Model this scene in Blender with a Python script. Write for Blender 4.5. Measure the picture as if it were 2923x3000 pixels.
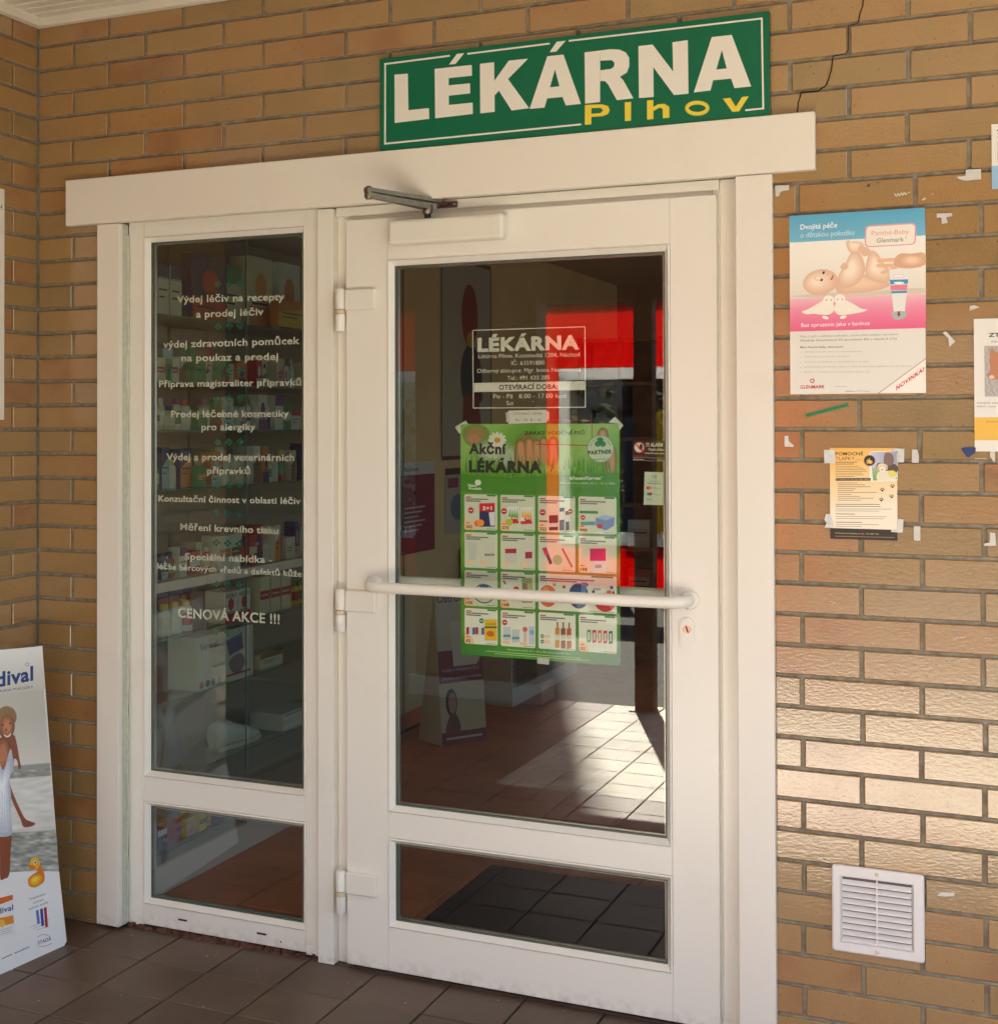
import bpy, bmesh, math, random
import numpy as np
from mathutils import Vector, Matrix
from mathutils.geometry import tessellate_polygon
R = math.radians
random.seed(7)
scene = bpy.context.scene
C = scene.collection
for o in list(bpy.data.objects): bpy.data.objects.remove(o)

# ------------------------------------------------------------ camera
cam_d = bpy.data.cameras.new('camera'); cam = bpy.data.objects.new('camera', cam_d); C.objects.link(cam)
cam.matrix_world = Matrix(((0.89822, 0.006866, 0.439491, 3.156639),
                           (0.439543, -0.011137, -0.898153, -4.109238),
                           (-0.001272, 0.999914, -0.013021, 1.702908),
                           (0, 0, 0, 1)))
cam_d.sensor_fit = 'HORIZONTAL'; cam_d.sensor_width = 36; cam_d.lens = 4238.35 / 2923 * 36
cam_d.shift_x = 0.16840; cam_d.shift_y = -0.10434
cam_d.clip_start = 0.05; cam_d.clip_end = 500
scene.camera = cam
# ------------------------------------------------------------ sky, sun, exposure
world = bpy.data.worlds.new('World'); scene.world = world; world.use_nodes = True
wn = world.node_tree.nodes; wl = world.node_tree.links
sky = wn.new('ShaderNodeTexSky'); sky.sky_type = 'NISHITA'; sky.sun_disc = False
sky.sun_elevation = R(43); sky.sun_rotation = R(198); sky.air_density = 1.0; sky.dust_density = 2.5
wl.new(sky.outputs[0], wn['Background'].inputs[0]); wn['Background'].inputs[1].default_value = 0.05
sun_d = bpy.data.lights.new('sun', 'SUN'); sun_d.energy = 5.0; sun_d.angle = R(0.5); sun_d.color = (1.0, 0.93, 0.81)
sun = bpy.data.objects.new('sun', sun_d); C.objects.link(sun); sun.location = (0, -6, 9)
tr = Vector((0.335, 0.942, 0)).normalized() * math.cos(R(43)) + Vector((0, 0, -math.sin(R(43))))
sun.rotation_euler = tr.to_track_quat('-Z', 'Y').to_euler()
scene.view_settings.view_transform = 'Standard'; scene.view_settings.look = 'None'
scene.view_settings.gamma = 1; scene.view_settings.use_curve_mapping = False
scene.view_settings.exposure = 3.25
scene.render.engine = 'CYCLES'
scene.cycles.max_bounces = 12; scene.cycles.diffuse_bounces = 7; scene.cycles.glossy_bounces = 5; scene.cycles.transparent_max_bounces = 16

# ------------------------------------------------------------ materials
def lin(c):
    return tuple((x / 12.92 if x <= 0.04045 else ((x + 0.055) / 1.055) ** 2.4) for x in c[:3])
def hx(s):
    return lin(tuple(int(s[i:i + 2], 16) / 255 for i in (0, 2, 4)))
MATS = {}
def mat(name, col=(.5, .5, .5), rough=.5, spec=.5, metal=0, noise=0, nscale=20, bump=0, bscale=60, dirt=0):
    if name in MATS: return MATS[name]
    m = bpy.data.materials.new(name); m.use_nodes = True; n = m.node_tree.nodes; l = m.node_tree.links
    b = n['Principled BSDF']; b.inputs['Base Color'].default_value = (*col, 1)
    b.inputs['Roughness'].default_value = rough; b.inputs['Metallic'].default_value = metal
    b.inputs['Specular IOR Level'].default_value = spec
    geo = n.new('ShaderNodeNewGeometry')
    if noise:
        t = n.new('ShaderNodeTexNoise'); t.inputs['Scale'].default_value = nscale; t.inputs['Detail'].default_value = 6
        l.new(geo.outputs['Position'], t.inputs['Vector'])
        mp = n.new('ShaderNodeMapRange'); mp.inputs[1].default_value = .3; mp.inputs[2].default_value = .7
        mp.inputs[3].default_value = 1 - noise; mp.inputs[4].default_value = 1 + noise
        l.new(t.outputs[0], mp.inputs[0])
        mx = n.new('ShaderNodeVectorMath'); mx.operation = 'MULTIPLY'; mx.inputs[0].default_value = col
        l.new(mp.outputs[0], mx.inputs[1]); l.new(mx.outputs[0], b.inputs['Base Color'])
        mr = n.new('ShaderNodeMapRange'); mr.inputs[1].default_value = .3; mr.inputs[2].default_value = .7
        mr.inputs[3].default_value = max(0, rough - .08); mr.inputs[4].default_value = rough + .08
        l.new(t.outputs[0], mr.inputs[0]); l.new(mr.outputs[0], b.inputs['Roughness'])
    if bump:
        t2 = n.new('ShaderNodeTexNoise'); t2.inputs['Scale'].default_value = bscale; t2.inputs['Detail'].default_value = 4
        l.new(geo.outputs['Position'], t2.inputs['Vector'])
        bp = n.new('ShaderNodeBump'); bp.inputs['Strength'].default_value = bump; bp.inputs['Distance'].default_value = .002
        l.new(t2.outputs[0], bp.inputs['Height']); l.new(bp.outputs[0], b.inputs['Normal'])
    MATS[name] = m; return m

def brick_material():
    m = bpy.data.materials.new('glazed_brick'); m.use_nodes = True; n = m.node_tree.nodes; l = m.node_tree.links
    b = n['Principled BSDF']
    oi = n.new('ShaderNodeObjectInfo'); geo = n.new('ShaderNodeNewGeometry')
    add = n.new('ShaderNodeVectorMath'); add.operation = 'MULTIPLY_ADD'
    add.inputs[1].default_value = (1, 1, 1)
    l.new(geo.outputs['Position'], add.inputs[0])
    sc = n.new('ShaderNodeVectorMath'); sc.operation = 'SCALE'; sc.inputs[0].default_value = (37, 11, 53)
    l.new(oi.outputs['Random'], sc.inputs['Scale']); l.new(sc.outputs[0], add.inputs[2])
    ramp = n.new('ShaderNodeValToRGB'); e = ramp.color_ramp.elements
    cols = [(0, (0.27, 0.174, 0.07)), (.2, (.315, .192, .073)), (.4, (.35, .206, .076)), (.58, (.38, .212, .078)), (.76, (.36, .180, .066)), (.9, (.29, .138, .052)), (1, (.45, .17, .062))]
    e[0].position = 0; e[0].color = (*cols[0][1], 1); e[1].position = 1; e[1].color = (*cols[-1][1], 1)
    for p, c in cols[1:-1]:
        k = e.new(p); k.color = (*c, 1)
    big = n.new('ShaderNodeTexNoise'); big.inputs['Scale'].default_value = 5; big.inputs['Detail'].default_value = 2
    l.new(add.outputs[0], big.inputs['Vector'])
    ma = n.new('ShaderNodeMath'); ma.operation = 'MULTIPLY_ADD'; ma.inputs[1].default_value = .6; ma.inputs[2].default_value = .17
    l.new(oi.outputs['Random'], ma.inputs[0])
    mb = n.new('ShaderNodeMath'); mb.operation = 'MULTIPLY_ADD'; mb.inputs[1].default_value = .9; mb.inputs[2].default_value = -.45
    l.new(big.outputs[0], mb.inputs[0])
    mc = n.new('ShaderNodeMath'); mc.operation = 'ADD'; l.new(ma.outputs[0], mc.inputs[0]); l.new(mb.outputs[0], mc.inputs[1])
    l.new(mc.outputs[0], ramp.inputs[0])
    # speckle of the clay and sparse dark pits
    sp = n.new('ShaderNodeTexNoise'); sp.inputs['Scale'].default_value = 320; sp.inputs['Detail'].default_value = 3
    l.new(add.outputs[0], sp.inputs['Vector'])
    mr = n.new('ShaderNodeMapRange'); mr.inputs[1].default_value = .3; mr.inputs[2].default_value = .7; mr.inputs[3].default_value = .86; mr.inputs[4].default_value = 1.13
    l.new(sp.outputs[0], mr.inputs[0])
    pit = n.new('ShaderNodeTexVoronoi'); pit.inputs['Scale'].default_value = 34; l.new(add.outputs[0], pit.inputs['Vector'])
    pm = n.new('ShaderNodeMapRange'); pm.inputs[1].default_value = .05; pm.inputs[2].default_value = .09; pm.inputs[3].default_value = .4; pm.inputs[4].default_value = 1
    l.new(pit.outputs['Distance'], pm.inputs[0])
    mul = n.new('ShaderNodeMath'); mul.operation = 'MULTIPLY'; l.new(mr.outputs[0], mul.inputs[0]); l.new(pm.outputs[0], mul.inputs[1])
    fin = n.new('ShaderNodeVectorMath'); fin.operation = 'SCALE'; l.new(ramp.outputs[0], fin.inputs[0]); l.new(mul.outputs[0], fin.inputs['Scale'])
    l.new(fin.outputs[0], b.inputs['Base Color'])
    rr = n.new('ShaderNodeMapRange'); rr.inputs[3].default_value = .10; rr.inputs[4].default_value = .22; l.new(big.outputs[0], rr.inputs[0])
    l.new(rr.outputs[0], b.inputs['Roughness']); b.inputs['Specular IOR Level'].default_value = 1.0; b.inputs['Coat Weight'].default_value = .4; b.inputs['Coat Roughness'].default_value = .06; b.inputs['Coat IOR'].default_value = 1.6
    wv = n.new('ShaderNodeTexNoise'); wv.inputs['Scale'].default_value = 90; wv.inputs['Detail'].default_value = 5
    mp = n.new('ShaderNodeMapping'); mp.inputs['Scale'].default_value = (.7, 1, 1.6); l.new(add.outputs[0], mp.inputs[0]); l.new(mp.outputs[0], wv.inputs['Vector'])
    bp = n.new('ShaderNodeBump'); bp.inputs['Strength'].default_value = .28; bp.inputs['Distance'].default_value = .0016
    l.new(wv.outputs[0], bp.inputs['Height']); l.new(bp.outputs[0], b.inputs['Normal']); l.new(bp.outputs[0], b.inputs['Coat Normal'])
    return m
M_BRICK = brick_material()

def tile_material(name, c1, c2, rough, spec=.5, var=.5):
    m = bpy.data.materials.new(name); m.use_nodes = True; n = m.node_tree.nodes; l = m.node_tree.links
    b = n['Principled BSDF']; oi = n.new('ShaderNodeObjectInfo'); geo = n.new('ShaderNodeNewGeometry')
    t = n.new('ShaderNodeTexNoise'); t.inputs['Scale'].default_value = 7; t.inputs['Detail'].default_value = 8; l.new(geo.outputs['Position'], t.inputs['Vector'])
    ad = n.new('ShaderNodeMath'); ad.operation = 'MULTIPLY_ADD'; ad.inputs[1].default_value = .7; ad.use_clamp = True; l.new(oi.outputs['Random'], ad.inputs[0]); 
    sb = n.new('ShaderNodeMath'); sb.operation = 'SUBTRACT'; sb.inputs[1].default_value = .25; l.new(t.outputs[0], sb.inputs[0]); l.new(sb.outputs[0], ad.inputs[2])
    mx = n.new('ShaderNodeMix'); mx.data_type = 'RGBA'; mx.inputs[6].default_value = (*c1, 1); mx.inputs[7].default_value = (*c2, 1)
    l.new(ad.outputs[0], mx.inputs[0])
    st_ = n.new('ShaderNodeTexNoise'); st_.inputs['Scale'].default_value = 2.2; st_.inputs['Detail'].default_value = 10; st_.inputs['Roughness'].default_value = .72; l.new(geo.outputs['Position'], st_.inputs['Vector'])
    sm_ = n.new('ShaderNodeMapRange'); sm_.inputs[1].default_value = .35; sm_.inputs[2].default_value = .7; sm_.inputs[3].default_value = .72; sm_.inputs[4].default_value = 1.18; l.new(st_.outputs[0], sm_.inputs[0])
    sv_ = n.new('ShaderNodeVectorMath'); sv_.operation = 'SCALE'; l.new(mx.outputs[2], sv_.inputs[0]); l.new(sm_.outputs[0], sv_.inputs['Scale']); l.new(sv_.outputs[0], b.inputs['Base Color'])
    rr = n.new('ShaderNodeMapRange'); rr.inputs[3].default_value = rough - .04; rr.inputs[4].default_value = rough + .08; l.new(t.outputs[0], rr.inputs[0]); l.new(rr.outputs[0], b.inputs['Roughness'])
    b.inputs['Specular IOR Level'].default_value = spec
    t2 = n.new('ShaderNodeTexNoise'); t2.inputs['Scale'].default_value = 120; l.new(geo.outputs['Position'], t2.inputs['Vector'])
    bp = n.new('ShaderNodeBump'); bp.inputs['Strength'].default_value = .12; bp.inputs['Distance'].default_value = .001; l.new(t2.outputs[0], bp.inputs['Height']); l.new(bp.outputs[0], b.inputs['Normal'])
    return m
M_TILE = tile_material('brown_floor_tile', (.085, .053, .034), (.125, .08, .053), .45)
M_SLAB = tile_material('pale_bounce_slab', (.46, .43, .36), (.54, .51, .43), .6)  # pale slabs added as a reflector, to bounce sun onto the entrance
M_ITILE = tile_material('red_floor_tile', (.56, .15, .055), (.64, .19, .07), .38, .3)
M_MORTAR = mat('mortar', (.27, .24, .185), .95, .2, noise=.3, nscale=40, bump=.8, bscale=160)
M_GROUT = mat('floor_grout', (.06, .045, .035), .95, .2, noise=.3, nscale=60)
M_WHITE = mat('white_upvc', (.82, .80, .70), .28, .5)
M_BOARD = mat('white_painted_board', (.80, .75, .665), .42, .5, bump=.08, bscale=40)
def grime(m, col, amount, scale):
    n = m.node_tree.nodes; l = m.node_tree.links; b = n['Principled BSDF']; g = n.new('ShaderNodeNewGeometry'); sp = n.new('ShaderNodeSeparateXYZ'); l.new(g.outputs['Position'], sp.inputs[0])
    t = n.new('ShaderNodeTexNoise'); t.inputs['Scale'].default_value = scale; t.inputs['Detail'].default_value = 8; l.new(g.outputs['Position'], t.inputs['Vector'])
    low = n.new('ShaderNodeMapRange'); low.inputs[1].default_value = .07; low.inputs[2].default_value = 0; low.inputs[3].default_value = 0; low.inputs[4].default_value = .45; l.new(sp.outputs['Z'], low.inputs[0])
    th = n.new('ShaderNodeMapRange'); th.inputs[1].default_value = .42; th.inputs[2].default_value = .72; l.new(t.outputs[0], th.inputs[0])
    f = n.new('ShaderNodeMath'); f.operation = 'MULTIPLY'; l.new(low.outputs[0], f.inputs[0]); l.new(th.outputs[0], f.inputs[1])
    t2 = n.new('ShaderNodeTexNoise'); t2.inputs['Scale'].default_value = 3; t2.inputs['Detail'].default_value = 9; t2.inputs['Roughness'].default_value = .7; l.new(g.outputs['Position'], t2.inputs['Vector'])
    th2 = n.new('ShaderNodeMapRange'); th2.inputs[1].default_value = .55; th2.inputs[2].default_value = .85; th2.inputs[4].default_value = amount; l.new(t2.outputs[0], th2.inputs[0])
    ad = n.new('ShaderNodeMath'); ad.operation = 'ADD'; ad.use_clamp = True; l.new(f.outputs[0], ad.inputs[0]); l.new(th2.outputs[0], ad.inputs[1])
    mx = n.new('ShaderNodeMix'); mx.data_type = 'RGBA'; mx.inputs[6].default_value = (*col, 1); mx.inputs[7].default_value = (.24, .17, .11, 1); l.new(ad.outputs[0], mx.inputs[0]); l.new(mx.outputs[2], b.inputs['Base Color'])
grime(M_WHITE, (.825, .785, .705), .16, 45); grime(M_BOARD, (.805, .75, .665), .12, 60)
M_CREAM = mat('cream_plastic', (.79, .75, .66), .38, .5)
M_GASK = mat('grey_gasket', (.10, .12, .09), .5, .4)
M_SEAL = mat('greenish_sealant', (.55, .56, .46), .6, .3, noise=.1, nscale=50)
M_METAL = mat('bronze_metal', (.24, .215, .165), .42, .5, 1.0, noise=.15, nscale=80)
M_DARK = mat('dark_slot', (.015, .012, .01), .8)
M_SOFFIT = mat('cream_soffit', (.72, .67, .56), .5, .4, noise=.04, nscale=5)
M_DIRT = mat('dirty_red_mortar', (.12, .055, .038), .95, .1, noise=.6, nscale=70, bump=.9, bscale=90)
M_YWALL = mat('yellow_plaster', (.62, .46, .22), .85, .2, noise=.05, nscale=4)
M_BWALL = mat('brown_interior', (.30, .16, .09), .7, .3, noise=.1, nscale=3)
M_WOOD = mat('brown_wood', (.26, .12, .06), .5, .4, noise=.25, nscale=9)
M_DWOOD = mat('dark_brown_wood', (.10, .045, .025), .5, .4, noise=.25, nscale=9)
M_MAT = mat('dark_ribbed_carpet', (.02, .018, .02), .95, .1, noise=.3, nscale=200, bump=1, bscale=300)

M_ASPH = mat('asphalt', (.055, .053, .05), .85, .3, noise=.25, nscale=30, bump=.6, bscale=90)
M_CONC = mat('concrete', (.46, .43, .38), .9, .2, noise=.15, nscale=2, bump=.4, bscale=30)
M_GREEN = mat('green_sign_board', (.0, .135, .062), .4, .4)
M_LTAPE = mat('tape_white', (.62, .60, .55), .5, .4, noise=.06, nscale=60)
M_ALU = mat('aluminium', (.6, .6, .58), .35, .5, 1.0)
M_LEAF = mat('leaf', (.07, .12, .04), .85, .1, noise=.5, nscale=12)
M_RUB = mat('black_line', (.01, .008, .006), .9, .1)

def colour_material(name, rough, spec=.5, alpha=1):
    m = bpy.data.materials.new(name); m.use_nodes = True; n = m.node_tree.nodes; l = m.node_tree.links
    a = n.new('ShaderNodeAttribute'); a.attribute_name = 'Col'; b = n['Principled BSDF']
    l.new(a.outputs['Color'], b.inputs['Base Color']); b.inputs['Roughness'].default_value = rough
    b.inputs['Specular IOR Level'].default_value = spec; b.inputs['Alpha'].default_value = alpha
    return m
M_PRINT = colour_material('printed_paper', .42)
M_VINYL = colour_material('window_vinyl', .5, .3, 1)
M_FAINT = colour_material('faint_window_print', .5, .3, .6)

def panel_material(name, col, thru):
    m = mat(name, col, .35, .5); n = m.node_tree.nodes; l = m.node_tree.links
    tl = n.new('ShaderNodeBsdfTranslucent'); tl.inputs[0].default_value = (*col, 1); mx = n.new('ShaderNodeMixShader'); mx.inputs[0].default_value = thru
    l.new(n['Principled BSDF'].outputs[0], mx.inputs[1]); l.new(tl.outputs[0], mx.inputs[2]); l.new(mx.outputs[0], n['Material Output'].inputs[0]); return m
M_RED = panel_material('red_translucent_panel', (.85, .02, .012), .6)
def glass_material(name, f0=.05, tint=(.93, .95, .92)):
    m = bpy.data.materials.new(name); m.use_nodes = True; n = m.node_tree.nodes; l = m.node_tree.links
    n.remove(n['Principled BSDF']); out = n['Material Output']
    g = n.new('ShaderNodeNewGeometry'); dot = n.new('ShaderNodeVectorMath'); dot.operation = 'DOT_PRODUCT'
    l.new(g.outputs['Normal'], dot.inputs[0]); l.new(g.outputs['Incoming'], dot.inputs[1])
    ab = n.new('ShaderNodeMath'); ab.operation = 'ABSOLUTE'; l.new(dot.outputs['Value'], ab.inputs[0])
    om = n.new('ShaderNodeMath'); om.operation = 'SUBTRACT'; om.inputs[0].default_value = 1; l.new(ab.outputs[0], om.inputs[1])
    pw = n.new('ShaderNodeMath'); pw.operation = 'POWER'; pw.inputs[1].default_value = 5; l.new(om.outputs[0], pw.inputs[0])
    ma = n.new('ShaderNodeMath'); ma.operation = 'MULTIPLY_ADD'; ma.inputs[1].default_value = 1 - f0; ma.inputs[2].default_value = f0; l.new(pw.outputs[0], ma.inputs[0])
    tr_ = n.new('ShaderNodeBsdfTransparent'); tr_.inputs[0].default_value = (*tint, 1)
    gl = n.new('ShaderNodeBsdfGlossy'); gl.inputs['Roughness'].default_value = 0.0
    mx = n.new('ShaderNodeMixShader'); l.new(ma.outputs[0], mx.inputs[0]); l.new(tr_.outputs[0], mx.inputs[1]); l.new(gl.outputs[0], mx.inputs[2])
    l.new(mx.outputs[0], out.inputs[0]); return m
M_GLASS = glass_material('double_glazing', .08)
M_CGLASS = glass_material('cabinet_glass', .03, (.92, .96, .93))

# ------------------------------------------------------------ object helpers
OFF = {}
def thing(name, label, cat, loc=(0, 0, 0), group=None):
    o = bpy.data.objects.new(name, None); C.objects.link(o); o.location = loc; o.empty_display_size = .05
    o['label'] = label; o['category'] = cat
    if group: o['group'] = group
    OFF[o] = Vector(loc); return o
def tag(o, label, cat, group=None):
    o['label'] = label; o['category'] = cat
    if group: o['group'] = group
    return o
def link(name, me, m, parent=None, loc=None, off=None):
    """me is in world coordinates; moved into the parent's frame (or to loc for a top-level object)"""
    if m is not None and not me.materials: me.materials.append(m)
    o = bpy.data.objects.new(name, me); C.objects.link(o)
    d = OFF[parent] if parent else Vector(loc if loc else (0, 0, 0))
    if d.length: me.transform(Matrix.Translation(-d))
    if parent: o.parent = parent
    else: o.location = d
    OFF[o] = d; return o
class MB:
    def __init__(s): s.v = []; s.f = []; s.sm = []
    def add(s, vs, fs, smooth=False):
        k = len(s.v); s.v += [tuple(v) for v in vs]; s.f += [tuple(i + k for i in f) for f in fs]; s.sm += [smooth] * len(fs)
    def box(s, x0, x1, y0, y1, z0, z1, b=0):
        if b <= 0:
            v = [(x, y, z) for x in (x0, x1) for y in (y0, y1) for z in (z0, z1)]
            s.add(v, [(0, 1, 3, 2), (4, 6, 7, 5), (0, 4, 5, 1), (2, 3, 7, 6), (0, 2, 6, 4), (1, 5, 7, 3)])
        else:
            bm = bmesh.new(); vs = [bm.verts.new((x, y, z)) for x in (x0, x1) for y in (y0, y1) for z in (z0, z1)]
            for f in [(0, 1, 3, 2), (4, 6, 7, 5), (0, 4, 5, 1), (2, 3, 7, 6), (0, 2, 6, 4), (1, 5, 7, 3)]: bm.faces.new([vs[i] for i in f])
            bmesh.ops.bevel(bm, geom=bm.edges[:], offset=b, segments=1 if b < .004 else 3, affect='EDGES', profile=.5)
            bm.verts.index_update(); s.add([v.co[:] for v in bm.verts], [[v.index for v in f.verts] for f in bm.faces]); bm.free()
        return s
    def prism(s, pts, n):  # pts: 3D polygon, n: extrusion vector
        k = len(pts); n = Vector(n); a = [Vector(p) for p in pts]; bq = [p + n for p in a]
        tri = tessellate_polygon([a])
        s.add(a + bq, [tuple(t) for t in tri] + [tuple(i + k for i in t) for t in tri] + [(i, (i + 1) % k, (i + 1) % k + k, i + k) for i in range(k)]); return s
    def tube(s, path, r, seg=14, cap=True):
        P = [Vector(p) for p in path]; n = len(P); rs = r if isinstance(r, (list, tuple)) else [r] * n
        t0 = (P[1] - P[0]).normalized(); up = Vector((0, 0, 1)) if abs(t0.z) < .9 else Vector((1, 0, 0))
        vs = []; a = t0.cross(up).normalized()
        for i in range(n):
            t = (P[min(i + 1, n - 1)] - P[max(i - 1, 0)]).normalized(); a = (a - t * a.dot(t)).normalized(); bb = t.cross(a)
            for j in range(seg):
                th = 2 * math.pi * j / seg; vs.append(P[i] + (a * math.cos(th) + bb * math.sin(th)) * rs[i])
        fs = [(i * seg + j, i * seg + (j + 1) % seg, (i + 1) * seg + (j + 1) % seg, (i + 1) * seg + j) for i in range(n - 1) for j in range(seg)]
        s.add(vs, fs, True)
        if cap: s.add(vs[:seg], [tuple(range(seg))]); s.add(vs[-seg:], [tuple(range(seg))])
        return s
    def mesh(s, name):
        me = bpy.data.meshes.new(name); me.from_pydata(s.v, [], s.f); me.update()
        me.polygons.foreach_set('use_smooth', s.sm); return me
    def build(s, name, m, parent=None, loc=None):
        return link(name, s.mesh(name), m, parent, loc)
def box(name, m, parent, *a, b=0, loc=None): return MB().box(*a, b=b).build(name, m, parent, loc)

# ------------------------------------------------------------ flat print on sheets
GLY = {}
def glyphs(t, bold):
    k = (t, round(bold, 4))
    if k in GLY: return GLY[k]
    cu = bpy.data.curves.new('t', 'FONT'); cu.body = t; cu.size = 1; cu.offset = bold; cu.resolution_u = 3
    if bold: cu.space_character = 1 + bold * 2.2
    ob = bpy.data.objects.new('t', cu); me = ob.to_mesh()
    v = [(p.co.x, p.co.y) for p in me.vertices]; f = [tuple(p.vertices) for p in me.polygons]
    ob.to_mesh_clear(); bpy.data.objects.remove(ob); bpy.data.curves.remove(cu)
    if not v: v = [(0, 0)]; 
    xs = [p[0] for p in v]; GLY[k] = (v, f, min(xs), max(xs)); return GLY[k]
def homography(src, dst):
    A = []; B = []
    for (x, y), (u, v) in zip(src, dst):
        A += [[x, y, 1, 0, 0, 0, -u * x, -u * y], [0, 0, 0, x, y, 1, -v * x, -v * y]]; B += [u, v]
    return np.append(np.linalg.solve(np.array(A, float), np.array(B, float)), 1).reshape(3, 3)
class Sheet:
    """artwork drawn in its own drawing units (src) and laid on a plane with origin O and axes U, V; N faces the viewer"""
    def __init__(s, O, U, V, src, dst, step=.00015, base=.0002):
        s.O = Vector(O); s.U = Vector(U); s.V = Vector(V); s.N = s.U.cross(s.V); s.H = homography(src, dst); s.step = step; s.base = base
        s.dr = []
    def loc(s, p):
        q = s.H @ np.array([p[0], p[1], 1.0]); return Vector((q[0] / q[2], q[1] / q[2]))
    def w(s, q, h): return s.O + s.U * q[0] + s.V * q[1] + s.N * (s.base + h)
    def put(s, q2, faces, col, L):
        s.dr.append((L, len(s.dr), [tuple(q) for q in q2], faces, col if isinstance(col, list) else [col] * len(q2)))
    def poly(s, pts, col, L=0, raw=False):
        if isinstance(col, str): col = hx(col)
        q = pts if raw else [s.loc(p) for p in pts]
        tri = tessellate_polygon([[Vector((a[0], a[1], 0)) for a in q]]); s.put(q, tri, col, L)
    def rect(s, x0, y0, x1, y1, col, L=0): s.poly([(x0, y0), (x1, y0), (x1, y1), (x0, y1)], col, L)
    def ell(s, cx, cy, rx, ry, col, L=0, n=20, rot=0, a0=0, a1=360):
        pts = []
        for i in range(n):
            t = R(a0 + (a1 - a0) * i / (n if a1 - a0 == 360 else n - 1)); x = rx * math.cos(t); y = ry * math.sin(t); c, s_ = math.cos(R(rot)), math.sin(R(rot))
            pts.append((cx + x * c - y * s_, cy + x * s_ + y * c))
        s.poly(pts, col, L)
    def rrect(s, x0, y0, x1, y1, r, col, L=0, shear=0):
        pts = []
        for cx, cy, a in ((x1 - r, y1 - r, 0), (x0 + r, y1 - r, 90), (x0 + r, y0 + r, 180), (x1 - r, y0 + r, 270)):
            for i in range(5):
                t = R(a + i * 22.5); px = cx + r * math.cos(t); pts.append((px, cy + r * math.sin(t) + shear * (px - x0)))
        s.poly(pts, col, L)
    def line(s, pts, wd, col, L=0):
        for a, b in zip(pts[:-1], pts[1:]):
            d = (Vector(b) - Vector(a)); 
            if d.length == 0: continue
            n_ = Vector((-d.y, d.x)).normalized() * wd / 2; a_ = Vector(a); b_ = Vector(b)
            s.poly([a_ + n_, b_ + n_, b_ - n_, a_ - n_], col, L)
    def blob(s, pts, c0, c1, L=0, n=6, shift=(0, 0), shrink=.62):
        cx = sum(p[0] for p in pts) / len(pts) + shift[0]; cy = sum(p[1] for p in pts) / len(pts) + shift[1]
        for k in range(n):
            t_ = k / (n - 1); f = 1 - shrink * t_; s.poly([(cx + (p[0] - cx) * f, cy + (p[1] - cy) * f) for p in pts], lin(tuple(c0[i] + (c1[i] - c0[i]) * t_ for i in range(3))), L + .05 * k)
    def ring(s, cx, cy, rx, ry, wd, col, L=0, n=28, a0=0, a1=360):
        s.line([(cx + rx * math.cos(R(a0 + (a1 - a0) * i / n)), cy + ry * math.sin(R(a0 + (a1 - a0) * i / n))) for i in range(n + 1)], wd, col, L)
    def grid(s, quad, nx, ny, fn, L=0):
        a, b, c, d = [Vector(p) for p in quad]; q = []; col = []; f = []
        for j in range(ny + 1):
            for i in range(nx + 1):
                u = i / nx; v = j / ny; p = (a * (1 - u) + b * u) * (1 - v) + (d * (1 - u) + c * u) * v
                q.append(s.loc(p)); col.append(lin(tuple(min(1, max(0, x)) for x in fn(u, v))))
        for j in range(ny):
            for i in range(nx): k = j * (nx + 1) + i; f.append((k, k + 1, k + nx + 2, k + nx + 1))
        s.put(q, f, col, L)
    def text(s, t, A, B, cap, col, L=1, bold=0.0, mirror=False):
        if isinstance(col, str): col = hx(col)
        v, f, x0, x1 = glyphs(t, bold); a = s.loc(A); b = s.loc(B); c = s.loc((A[0], A[1] - cap))
        d = b - a; sx = d.length / max(1e-6, x1 - x0); e = d.normalized(); up = c - a; up = up - e * up.dot(e) * .0
        sy = up.length / (.71 + bold); un = up.normalized()
        q = [a + e * ((p[0] - x0) * sx) + un * (p[1] * sy) for p in v]
        if mirror: q = [a + e * ((x1 - p[0]) * sx) + un * (p[1] * sy) for p in v]
        s.put(q, f, col, L)
    def build(s, name, m, parent=None, loc=None):
        s.v = []; s.f = []; s.c = []
        for r_, (L, _i, q2, fs, cc) in enumerate(sorted(s.dr, key=lambda d: d[:2])):   # ink on ink: each stroke a few microns above the last
            k = len(s.v); s.v += [s.w(q, r_ * 4e-6)[:] for q in q2]; s.f += [tuple(i + k for i in f) for f in fs]; s.c += cc
        me = bpy.data.meshes.new(name); me.from_pydata(s.v, [], s.f); me.update()
        at = me.color_attributes.new('Col', 'FLOAT_COLOR', 'POINT')
        at.data.foreach_set('color', np.array([(*c, 1) for c in s.c], 'f').ravel()); me.color_attributes.active_color = at
        return link(name, me, m, parent, loc)
def wall_sheet(y, src, dst, **k):   # on a plane facing -y; dst in world (x, z)
    return Sheet((0, y, 0), (1, 0, 0), (0, 0, 1), src, dst, **k)
def rectd(x0, x1, z0, z1): return [(x0, z1), (x1, z1), (x1, z0), (x0, z0)]
WHITE = (.86, .82, .74)
# ============================================================ STRUCTURE
T = .0841; Z0 = 3.04
# ground far and near
gm = MB(); gm.add([(-150, -150, -.03), (150, -150, -.03), (150, 150, -.03), (-150, 150, -.03)], [(0, 1, 2, 3)])
o = gm.build('ground', M_ASPH); o['kind'] = 'structure'
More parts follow.
